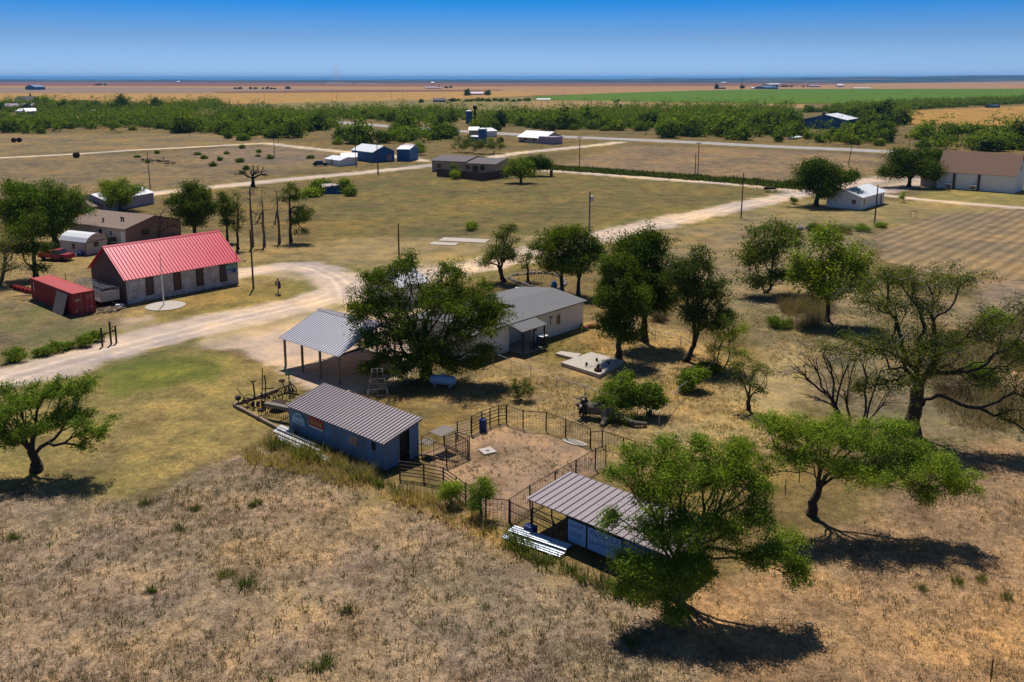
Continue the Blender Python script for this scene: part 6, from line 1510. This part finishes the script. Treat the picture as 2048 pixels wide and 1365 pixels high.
# roadside scrub by the drive
for k,(x,y,rx,ry,lab) in enumerate(((30,722,24,14,'leafy green weed bush at the left edge below the drive'),(80,712,16,10,'small weed bush second from the left along the drive'),(110,704,24,12,'low wide weed bush in the middle of the drive verge'),(165,692,18,12,'green weed bush left of the three-post frame'),(188,684,18,14,'tallest weed bush touching the three-post frame'),(135,698,12,7,'small tuft of weeds between the verge bushes'))):
    T('weed_bush',(x,y),[(x,y-ry*.8,rx,ry*.7)],lab,L_mid,60,46,.22,.15,.5,fork=.25,r=.04,seed=90+k,cat='bush',trunks=3)
for k,(x,y,rx,ry,lab) in enumerate(((1560,655,22,12,'pale green weed clump on the grass left of the round field elm'),(1630,462,18,9,'dark weeds round the mauve rock heap'),(1725,462,22,7,'bright weed patch at the near corner of the row field'),(1760,455,10,6,'small bright weed at the edge of the row field'),(1680,466,26,9,'grey-green weeds between rock heap and row field'),(1990,655,30,24,'small bright tree at the right edge beyond the giant'),(1905,790,36,22,'dry brown brush under the half-dead giant'),(1320,640,24,16,'tall dry brown grass clump behind the elm trio'),(2030,720,30,24,'olive scrub bush at the right edge under the giant limb'),(1960,760,34,20,'low green scrub in the dry brush right of the giant trunk'),(1480,905,26,14,'grey twiggy bush left of the wide mesquite'),(1420,745,22,12,'low green scrub at the foot of the feathery mesquite'))):
    T('weed_bush',(x,y),[(x,y-ry*.8,rx,ry*.7)],lab,(L_mid,L_dark,L_mesq,L_mesq,L_olive,L_mesq,L_brownweed,L_brownweed,L_olive,L_mid,L_olive,L_mid)[k],90,46,.3,.17,.4,fork=.25,r=.04,seed=100+k,cat='bush',trunks=3)

# ---------------------------------------------------------------- far bushes and trees
shapes = [bush_mesh(200+i, (1,.85,1.1,.95,1.05,.9)[i], L_far) for i in range(6)]
dshapes = [bush_mesh(300+i, (1.15,1.3,1.0)[i], L_fardark) for i in range(3)]
rb = random.Random(21)
def put_bush(name, b, w_m, h_m, label, group, dark=False, cat='bush'):
    me = rb.choice(dshapes if dark else shapes)
    o = bpy.data.objects.new(name, me); C.objects.link(o); o.location = b
    o.rotation_euler = (0, 0, rb.uniform(0, 6.28)); k = w_m/4.8; o.scale = (k, k*rb.uniform(.85,1.15), h_m/2.9)
    return tag(o, label, cat, group)
# zones of thicket: px polygon, count of individuals, label, group
TH_ZONES = [
 ([(0,268),(0,232),(60,232),(250,225),(440,222),(560,228),(600,232),(590,262),(440,268),(150,270)], 46, 'green mesquite in the thicket between the hay bale field and the far village', 'mesquites of the left thicket', (5,9)),
 ([(440,275),(470,240),(600,232),(700,232),(740,245),(650,262),(610,268),(570,280),(470,282)], 40, 'rounded mesquite of the clump jutting out over the far dirt street', 'mesquites of the jutting clump', (6,10)),
 ([(560,228),(760,222),(930,226),(930,246),(760,244),(690,236)], 28, 'mesquite on the far side of the highway left of the silos', 'mesquites beyond the highway, left', (5,9)),
 ([(670,290),(680,272),(760,268),(860,262),(920,258),(930,275),(860,285),(780,288)], 18, 'mesquite on the near side of the highway between blue barns and shops', 'mesquites before the highway', (6,11)),
 ([(940,262),(960,235),(1060,228),(1250,222),(1460,218),(1560,222),(1600,232),(1600,260),(1500,276),(1360,276),(1250,262),(1150,262),(1060,258)], 80, 'rounded mesquite in the broad thicket beyond the highway, mid distance', 'mesquites of the broad thicket', (6,11)),
 ([(1520,282),(1560,262),(1680,262),(1790,262),(1800,282),(1760,295),(1640,290)], 20, 'bright mesquite on the highway verge below the blue warehouse', 'mesquites below the warehouse', (6,10)),
 ([(1690,250),(1700,228),(1820,228),(1820,250),(1760,262)], 12, 'dark green mesquite right of the blue warehouse', 'mesquites right of the warehouse', (8,12)),
 ([(1600,226),(1700,214),(1850,206),(2048,200),(2048,208),(1850,219),(1700,228)], 34, 'mesquite in the tree line along the green crop field', 'mesquites along the green field', (4,7)),
 ([(1825,275),(1850,262),(1990,258),(2048,262),(2048,300),(1930,302),(1850,295)], 16, 'mesquite standing apart behind the church roof', 'mesquites behind the church', (6,11)),
 ([(0,215),(60,205),(250,215),(440,208),(440,222),(200,228),(0,232)], 20, 'dark village tree at the back of the left thicket', 'village trees far left', (7,11)),
]
def sample(poly, n, mind):
    w = W2(poly); xs=[p[0] for p in w]; ys=[p[1] for p in w]; out=[]; t=0
    while len(out) < n and t < n*200:
        t += 1; x,y = rb.uniform(min(xs),max(xs)), rb.uniform(min(ys),max(ys))
        if inpoly(np.array([x]),np.array([y]),w)[0] and all((x-a)**2+(y-b)**2 > mind*mind for a,b in out): out.append((x,y))
    return sorted(out, key=lambda q: q[1])
def near_road(x,y,m=9):
    for ln in lines[7:8]:
        for a in ln:
            if (a.x-x)**2+(a.y-y)**2 < m*m: return True
    return False
mass = []
keep_clear = [(-900,-1)]
barns = [G(*q) for q in ((1607,257),(1650,258),(1690,259),(965,286),(985,272),(945,274),(938,248),(50,228),(80,228),(130,228),(186,226),(30,215))]
def dense(poly, st):
    w = W2(poly); xs=[p[0] for p in w]; ys=[p[1] for p in w]; g=np.random.default_rng(int(abs(xs[0])))
    X,Y=np.meshgrid(np.arange(min(xs),max(xs),st),np.arange(min(ys),max(ys),st)); X=X.ravel()+g.normal(size=X.size)*st*.3; Y=Y.ravel()+g.normal(size=Y.size)*st*.3
    k=inpoly(X,Y,w)&(vn(X,Y,30,9)+.6*vn(X,Y,11,10)>.6); return sorted(zip(X[k],Y[k]),key=lambda q:q[1])
def hides(x, y):
    dz = -CAMH; zc = y*CP-dz*SP; u = 1024+F*x/zc; w_ = YC-F*(y*SP+dz*CP)/zc
    return (1604 < u < 1692 and 254 < w_ < 274) or (928 < u < 1000 and 262 < w_ < 292) or (20 < u < 80 and 226 < w_ < 240) or (650 < u < 830 and w_ > 296)
for zi,(poly,n,lab,grp,(w0,w1)) in enumerate(TH_ZONES):
    pts = [q for q in dense(poly, (w0+w1)*.5) if not near_road(*q,11) and all((q[0]-b.x)**2+(q[1]-b.y)**2 > 110 for b in barns) and not hides(*q)]
    # nearest show largest: individuals; the rest of the mass behind is one thicket
    for i,(x,y) in enumerate(pts):
        wd = w0*.85+(w1*1.6-w0*.85)*rb.random()**1.7; dark = zi in (6,9) or rb.random() < .14
        if i < n*2 and i % 2 == 0 and i//2 < n: put_bush('mesquite_bush', (x,y,0), wd, wd*rb.uniform(.5,.9), lab, grp, dark)
        else: mass.append((x,y,wd,rb.random()<.14))
lone = [((806,265),(38,22),1,'dark spreading tree left of the near blue silo'),((880,268),(40,30),1,'big dark oak left of the shops'),((762,280),(24,18),1,'very dark round tree before the highway bushes'),((1210,262),(26,12),0,'light green mesquite cluster on the near highway verge'),
 ((1335,276),(56,36),0,'big rounded mesquite pair standing at the highway edge'),((1100,262),(34,20),1,'dark mesquite mass behind the roadside store'),((1280,262),(40,20),0,'rounded mesquite left of the big highway edge pair'),((1480,280),(60,28),0,'wide mesquite at the highway edge before the warehouse'),((1430,270),(44,30),0,'mesquite mound right of the highway edge pair'),
 ((1735,258),(50,30),1,'very dark oak touching the right wall of the warehouse'),((1770,262),(34,20),1,'dark oak right of the one touching the warehouse'),((1848,268),(40,22),0,'rounded mesquite before the far wheat field, left'),((1940,268),(72,28),0,'wide rounded mesquite before the far wheat field, right'),((2040,288),(60,40),1,'dark mesquite at the right frame edge before the wheat'),((1975,302),(78,32),1,'dark wide mesquite just behind the church roof'),((1847,300),(36,26),0,'forked open mesquite between poles behind the church'),((1900,282),(34,14),0,'small bright mesquite between the two church poles'),
 ((935,192),(16,12),1,'round dark tree left of the far farmhouse'),((976,191),(18,9),1,'dark tree right of the far farmhouse'),((842,206),(10,9),1,'small round tree by the far farm track'),((884,204),(18,8),0,'low tree by the far dark farmhouse'),((904,204),(14,8),1,'dark low tree before the far farmhouse'),((756,224),(20,14),0,'round tree standing above the thicket line'),((1433,178.5),(11,9),1,'round tree alone at the green field edge'),((1484,177.5),(12,8),1,'round tree by the radio mast'),((90,216),(46,26),0,'big leafy tree beside the far steeple'),((20,216),(36,20),0,'leafy tree at the far left village edge'),((155,214),(44,14),1,'dark wide tree right of the far village'),((192,216),(30,16),1,'very dark round tree right of the far village'),
 ((1095,243),(30,22),0,'tall mesquite behind the roadside store roof'),((987,262),(34,28),0,'leafy mesquite behind the white shop'),((1002,285),(16,12),1,'dark round bush at the right end of the white shop'),((1080,285),(14,7),1,'dark shrub against the roadside store wall, right one'),((1047,285),(10,6),1,'dark shrub against the roadside store wall, left one')]
for q,(wp,hp),dk,lab in lone:
    b = G(*q); s = b.y/F
    put_bush('distant_tree', b, wp*s*1.05, hp*s*1.1, lab, None, dk, 'tree')
for (x0,x1,y,n,grp,lab) in ((905,1068,203,34,'hedge trees before the hay field','mesquite in the hedge line between the far hay field and the green field'),(470,585,178.6,14,'dark trees of the far windbreak','tiny dark tree in the far windbreak left of the dust'),(866,905,176.6,6,'trees round the far grey farm','tiny dark tree by the row of far grey roofs'),(1530,1640,174.6,9,'trees round the far right farm','tiny dark tree round the far right farm'),(190,222,171,4,'tiny trees of the far left fields','tiny dark tree clump in the far left fields')):
    for i in range(n):
        b = G(rb.uniform(x0,x1), y+rb.uniform(-.6,.6)*(2 if n>20 else .5)); s=b.y/F; w=rb.uniform(8,15) if n>20 else rb.uniform(5,9)
        put_bush('distant_tree', b, w*s, w*.55*s, lab, grp, n<20, 'tree')
for i,(x,y) in enumerate(sample([(120,318),(500,296),(640,318),(520,350),(350,345)], 16, 9)): put_bush('field_bush', (x,y,0), rb.uniform(1.6,3.4), rb.uniform(1,2), 'small green bush scattered in the dry left field', 'bushes scattered in the left field')
# masses too many to count
def mass_mesh(pts, name, label, mat, q=120):
    rng = np.random.default_rng(77); P=[]; O=[]
    for x,y,w,dk in pts:
        k=rng.normal(size=(20,3)); k/=np.linalg.norm(k,axis=1,keepdims=True); k[:,2]=np.abs(k[:,2]); h=w*rng.uniform(.5,.85)
        P.append(k*np.array([w/2,w/2,h])*rng.uniform(.7,1,(20,1))+np.array([x,y,.3])); O.append(k)
    me = dome_leaves(name, np.concatenate(P), np.concatenate(O), rng, q//20, .75, 1.0)
    tag(link(name, me, mat), label, 'thicket', None, 'stuff')
if mass: mass_mesh(mass, 'mesquite_thicket', 'continuous green mesquite scrub filling the far thicket', L_far)
print('mass bushes', len(mass))
# bare snags in the left thicket
rs = random.Random(4)
for i in range(14):
    x=rs.uniform(425,530); b=G(x,rs.uniform(222,228)); s=b.y/F; h=rs.uniform(16,27)*s
    m=MB().tube((0,0,0),(rs.uniform(-1,1),0,h),.3,.1,5)
    for k in range(5): z=h*rs.uniform(.45,.95); m.tube((0,0,z),(rs.uniform(-3,3),rs.uniform(-1,1),z+rs.uniform(1,3)),.12,.05,4)
    m.solo('dead_snag', M_barkgrey, 'bare dead snag rising above the left thicket', 'snag', b, 0, 'dead snags above the thicket')
# green weeds along the verges, grass and dry growth: uncountable
def blades(name, pts, hgt, rad, nb, wid, label, mat, seed=1, cat='grass'):
    rng=np.random.default_rng(seed); pts=np.asarray(pts); n=len(pts)*nb
    c=np.repeat(pts[:,:2],nb,0); sc_=np.repeat(pts[:,2],nb)
    a=rng.uniform(0,2*PI,n); r0=rng.uniform(0,1,n)**.7*rad*sc_; d=np.stack([np.cos(a),np.sin(a)],1)
    base=c+d*r0[:,None]; lean=rng.uniform(.1,.75,n)*sc_*hgt; h=rng.uniform(.35,1.0,n)*sc_*hgt
    side=np.stack([-d[:,1],d[:,0]],1)*(wid*sc_*rng.uniform(.6,1.3,n))[:,None]
    z0=np.full(n,-.02)
    V=np.stack([np.c_[base-side,z0],np.c_[base+side,z0],np.c_[base+d*lean[:,None]+side*.3,h],np.c_[base+d*lean[:,None]-side*.3,h]],1).reshape(-1,3)
    return tag(link(name, npmesh(name,V,np.arange(n*4).reshape(-1,4)), mat), label, cat, None, 'stuff')
def scatter(polys, n, seed, s0, s1, clump=6, thr=.5):
    rng=np.random.default_rng(seed); out=[]
    for poly in polys:
        w=W2(poly); xs=np.array([p[0] for p in w]); ys=np.array([p[1] for p in w])
        x=rng.uniform(max(xs.min(),-75),min(xs.max(),75),n*3); y=rng.uniform(max(ys.min(),30),ys.max(),n*3)
        k=inpoly(x,y,w)&(np.abs(x)<.68*y+4)&(vn(x,y,clump,seed)*.7+vn(x,y,clump/3.3,seed+1)*.3+rng.uniform(-.25,.25,len(x))>thr)
        x,y=x[k][:n],y[k][:n]; out.append(np.stack([x,y,rng.uniform(s0,s1,len(x))],1))
    return np.concatenate(out)
FORE=[(-900,980),(0,975),(180,995),(300,1005),(420,940),(520,900),(600,915),(700,955),(790,985),(900,1010),(1000,1070),(1060,1110),(1180,1170),(1300,1210),(1330,1260),(1420,1330),(1450,1430),(-900,1430)]
blades('dry_grass', scatter([FORE],11000,3,.5,1.3,5,.47), .12, .2, 9, .013, 'dry tan grass tufts covering the rough foreground', L_dry, 1)
blades('brown_weeds', scatter([FORE],4200,5,.5,1.4,4,.5), .13, .17, 12, .016, 'low brown weeds speckling the rough foreground', L_brownweed, 2)
blades('green_weeds', scatter([FORE],520,9,.5,1.3,7,.62), .17, .2, 16, .02, 'scattered low green weeds in the rough foreground', L_weed, 3)
blades('tall_grass', scatter([[(470,905),(560,870),(700,925),(800,970),(930,1010),(1000,1060),(960,1075),(780,1000),(620,950),(500,930)]],900,12,.8,1.9,3,.4), .42, .24, 16, .014, 'tall straw-coloured grass along the front of the sheds', L_straw, 4)
blades('fence_weeds', scatter([[(560,880),(700,935),(830,985),(820,1000),(690,950),(560,900)],[(1015,1060),(1060,1090),(1150,1150),(1330,1200),(1310,1215),(1120,1160),(1010,1090)]],300,15,.7,1.8,2.5,.42), .36, .25, 20, .018, 'green weeds growing along the shed fronts and fence feet', L_weed, 5)
blades('pen_tufts', scatter([[(880,905),(945,875),(1005,855),(1130,890),(1175,905),(1190,930),(1015,1030),(945,1000)]],420,18,.4,1.1,3,.45), .16, .14, 12, .016, 'small dark tufts dotted over the bare pen', L_brownweed, 6)
blades('right_stubble', scatter([[(1330,1190),(1430,1330),(1500,1430),(2600,1430),(2600,900),(2048,900),(1900,915),(1700,1060),(1500,1160)]],6500,21,.5,1.2,5,.48), .13, .2, 9, .016, 'sparse dry stubble over the red earth at the right', L_dry, 7)
blades('yard_grass', scatter([[(870,790),(1040,700),(1290,640),(1500,760),(1540,900),(1300,1000),(1100,850)],[(1480,600),(1700,600),(2048,700),(2048,880),(1800,890),(1560,760)]],3800,24,.5,1.3,6,.5), .14, .25, 9, .02, 'short dry grass of the back yard and field edge', L_straw, 8)
blades('verge_weeds', np.concatenate([np.stack([np.interp(np.linspace(0,1,900),np.linspace(0,1,len(l)),[p.x for p in l])+rbn*2.2+off[0],np.interp(np.linspace(0,1,900),np.linspace(0,1,len(l)),[p.y for p in l])+off[1],np.random.default_rng(3).uniform(.7,1.8,900)],1) for l,off,rbn in ((lines[5],(1.0,5.0),np.random.default_rng(8).normal(size=900)),(lines[5],(0,7.5),np.random.default_rng(9).normal(size=900)))]), .8, .7, 10, .09, 'thick green weeds on the verge of the side street', L_weed, 9)
blades('dry_brush', scatter([[(1840,700),(1960,640),(2300,640),(2300,870),(1890,850)],[(1560,600),(1660,610),(1640,660),(1580,650)]],900,41,.8,1.9,4,.4), .75, .5, 30, .012, 'tangled dry brush behind and right of the half-dead giant', L_brownweed, 11, 'brush')
# individually visible weed clumps
for k,(x,y,s,lab) in enumerate(((445,1150,.9,'round green weed clump in the rough foreground, left of a pair'),(500,1172,1.1,'wide grey-green weed clump in the rough foreground, right of a pair'),(690,1225,.8,'upright bright green sprig in the middle of the rough foreground'),(515,1010,.9,'green weed below the pale boards, farthest back in the foreground'),(310,1180,.8,'small vivid green weed patch in the left foreground'),(25,1078,.9,'flat green weed at the left edge of the foreground'),(355,1060,.7,'low vivid weed among grey stubble left of centre'),(290,1008,.8,'vivid green weeds at the end of the lawn, left of two'),(390,1018,.7,'vivid green weeds at the end of the lawn, right of two'),(645,1335,1.1,'grey weed clump at the bottom edge of the photo'),(1915,1165,.8,'green weed clump on the red earth, left of two'),(1960,1160,.7,'green weed clump on the red earth, right of two'),(1840,1178,.6,'small green weed below the right mesquite shadow'),(2010,1195,.7,'green weed near the right edge of the red earth'),(1270,1290,.8,'bright weed in the shadow of the big front mesquite'),(612,915,1.6,'tall yellow-green grass clump against the signed shed boards'),(720,955,1.4,'tall tan grass clump below the signed shed'),(560,895,1.2,'leafy weed clump at the left end of the pale boards'),(1140,1140,.9,'dark green weeds at the corrugated sheets'),(1080,1125,1.0,'green weeds in front of the corrugated sheets'))):
    b=G(x,y); pts=np.array([[random.Random(k*9+i).gauss(0,.28*s),random.Random(k*9+i+500).gauss(0,.22*s),random.Random(k+i).uniform(.7,1.4)*s] for i in range(9)])
    o=blades('weed_clump', pts, .36 if s<1.15 else .6, .2, 26, .014, lab, L_straw if 'tan' in lab else L_weed, 60+k, 'weeds'); del o['kind']; o.location=(b.x,b.y,0)
# dust blown up on the far plain
t=NT('dust'); v=t.n('ShaderNodeVolumePrincipled'); v.inputs['Color'].default_value=(.75,.5,.4,1); v.inputs['Density'].default_value=.013; v.inputs['Anisotropy'].default_value=.2; t.l(v.outputs[0],t.out.inputs['Volume']); t.t.nodes.remove(t.b)
def dust(name,lab,lobes,D,den):
    m=MB()
    for px,py,rx,ry in lobes:
        p=P3(px,py,D); s=D/F; prof=[(max(.02,math.cos(a))*rx*s,math.sin(a)*ry*s) for a in np.linspace(-PI/2,PI/2,9)]
        m.lathe(prof,14,tuple(p))
    tag(m.solo(name,t.m,lab,'dust'),None,None,None,'stuff')
dust('dust_plume','low plume of pale dust blown along the far ploughed field',[(672,167.5,22,3.2),(690,168.3,16,2.4),(732,168.4,24,2.2),(750,169,18,1.6)],4300,1)
t2=t.m.copy(); t2.node_tree.nodes['Principled Volume'].inputs['Density'].default_value=.0035
t=type('X',(),{'m':t2})()
dust('dust_devil','faint column of dust rising above the horizon',[(672,149,13,13),(671,139,11,9)],4300,1)
# ---------------------------------------------------------------- light, sky, camera
SUN_EL, SUN_AZ = R(62), R(-10)       # azimuth from +Y towards +X
w = bpy.data.worlds.new('World'); sc.world = w; w.use_nodes = True
nt = w.node_tree; bg = nt.nodes['Background']
sky = nt.nodes.new('ShaderNodeTexSky'); sky.sky_type = 'NISHITA'; sky.sun_disc = False
sky.sun_elevation = SUN_EL; sky.sun_rotation = SUN_AZ
sky.altitude = 600; sky.air_density = 1.0; sky.dust_density = .25; sky.ozone_density = 3.5
tc = nt.nodes.new('ShaderNodeTexCoord'); sx = nt.nodes.new('ShaderNodeSeparateXYZ'); nt.links.new(tc.outputs['Generated'], sx.inputs[0])
rp = nt.nodes.new('ShaderNodeValToRGB'); e = rp.color_ramp.elements      # clear-air deepening of the blue with elevation
mp = nt.nodes.new('ShaderNodeMath'); mp.operation = 'MULTIPLY'; mp.inputs[1].default_value = 5.0; nt.links.new(sx.outputs[2], mp.inputs[0])
st = [(0, (.36,.54,1.04)), (.22, (.2,.33,.62)), (.39, (.05,.265,.62)), (.45, (.0,.245,.59)), (.62, (.27,.34,.42))]
while len(e) < len(st): e.new(.5)
for i, (q, c3) in enumerate(st): e[i].position = q; e[i].color = (*c3, 1)
nt.links.new(mp.outputs[0], rp.inputs[0])
mm = nt.nodes.new('ShaderNodeMix'); mm.data_type = 'RGBA'; mm.blend_type = 'MULTIPLY'; mm.inputs[0].default_value = 1
nt.links.new(sky.outputs[0], mm.inputs[6]); nt.links.new(rp.outputs[0], mm.inputs[7])
nt.links.new(mm.outputs[2], bg.inputs[0]); bg.inputs[1].default_value = .15
sd = Vector((math.sin(SUN_AZ)*math.cos(SUN_EL), math.cos(SUN_AZ)*math.cos(SUN_EL), math.sin(SUN_EL)))
ld = bpy.data.lights.new('Sun', 'SUN'); ld.energy = 4.9; ld.angle = R(.53); ld.color = (1, .95, .87)
lo = bpy.data.objects.new('Sun', ld); C.objects.link(lo); lo.rotation_euler = (-sd).to_track_quat('-Z', 'Y').to_euler()
cd = bpy.data.cameras.new('Camera'); cam = bpy.data.objects.new('Camera', cd); C.objects.link(cam)
cam.location = (0, 0, CAMH); cam.rotation_euler = (PI/2-PITCH, 0, 0)
cd.sensor_width = 36; cd.lens = F*36/2048; cd.shift_y = -(682.5-YC)/2048*1.0
cd.clip_start = .5; cd.clip_end = 120000
sc.camera = cam
vs = sc.view_settings; sc.display_settings.display_device = 'sRGB'
vs.view_transform = 'Standard'; vs.look = 'None'; vs.exposure = 0; vs.gamma = 1; vs.use_curve_mapping = False
# the hazy air of the plain
hz = MB().box(-45000,45000,-5000,48000,-4.0,106.0); t = NT('haze_air'); v = t.n('ShaderNodeVolumePrincipled')
v.inputs['Color'].default_value = (.14,.5,1.0,1); v.inputs['Density'].default_value = 4.5e-5; v.inputs['Anisotropy'].default_value = .1
t.l(v.outputs[0], t.out.inputs['Volume']); t.t.nodes.remove(t.b)
tag(hz.solo('haze', t.m, 'thin blue haze over the plain', 'haze'), kind='stuff')
sc.cycles.volume_bounces = 0
sc.cycles.max_bounces = 6; sc.cycles.diffuse_bounces = 2; sc.cycles.glossy_bounces = 2; sc.cycles.transmission_bounces = 3; sc.cycles.transparent_max_bounces = 6
sc.cycles.use_denoising = True
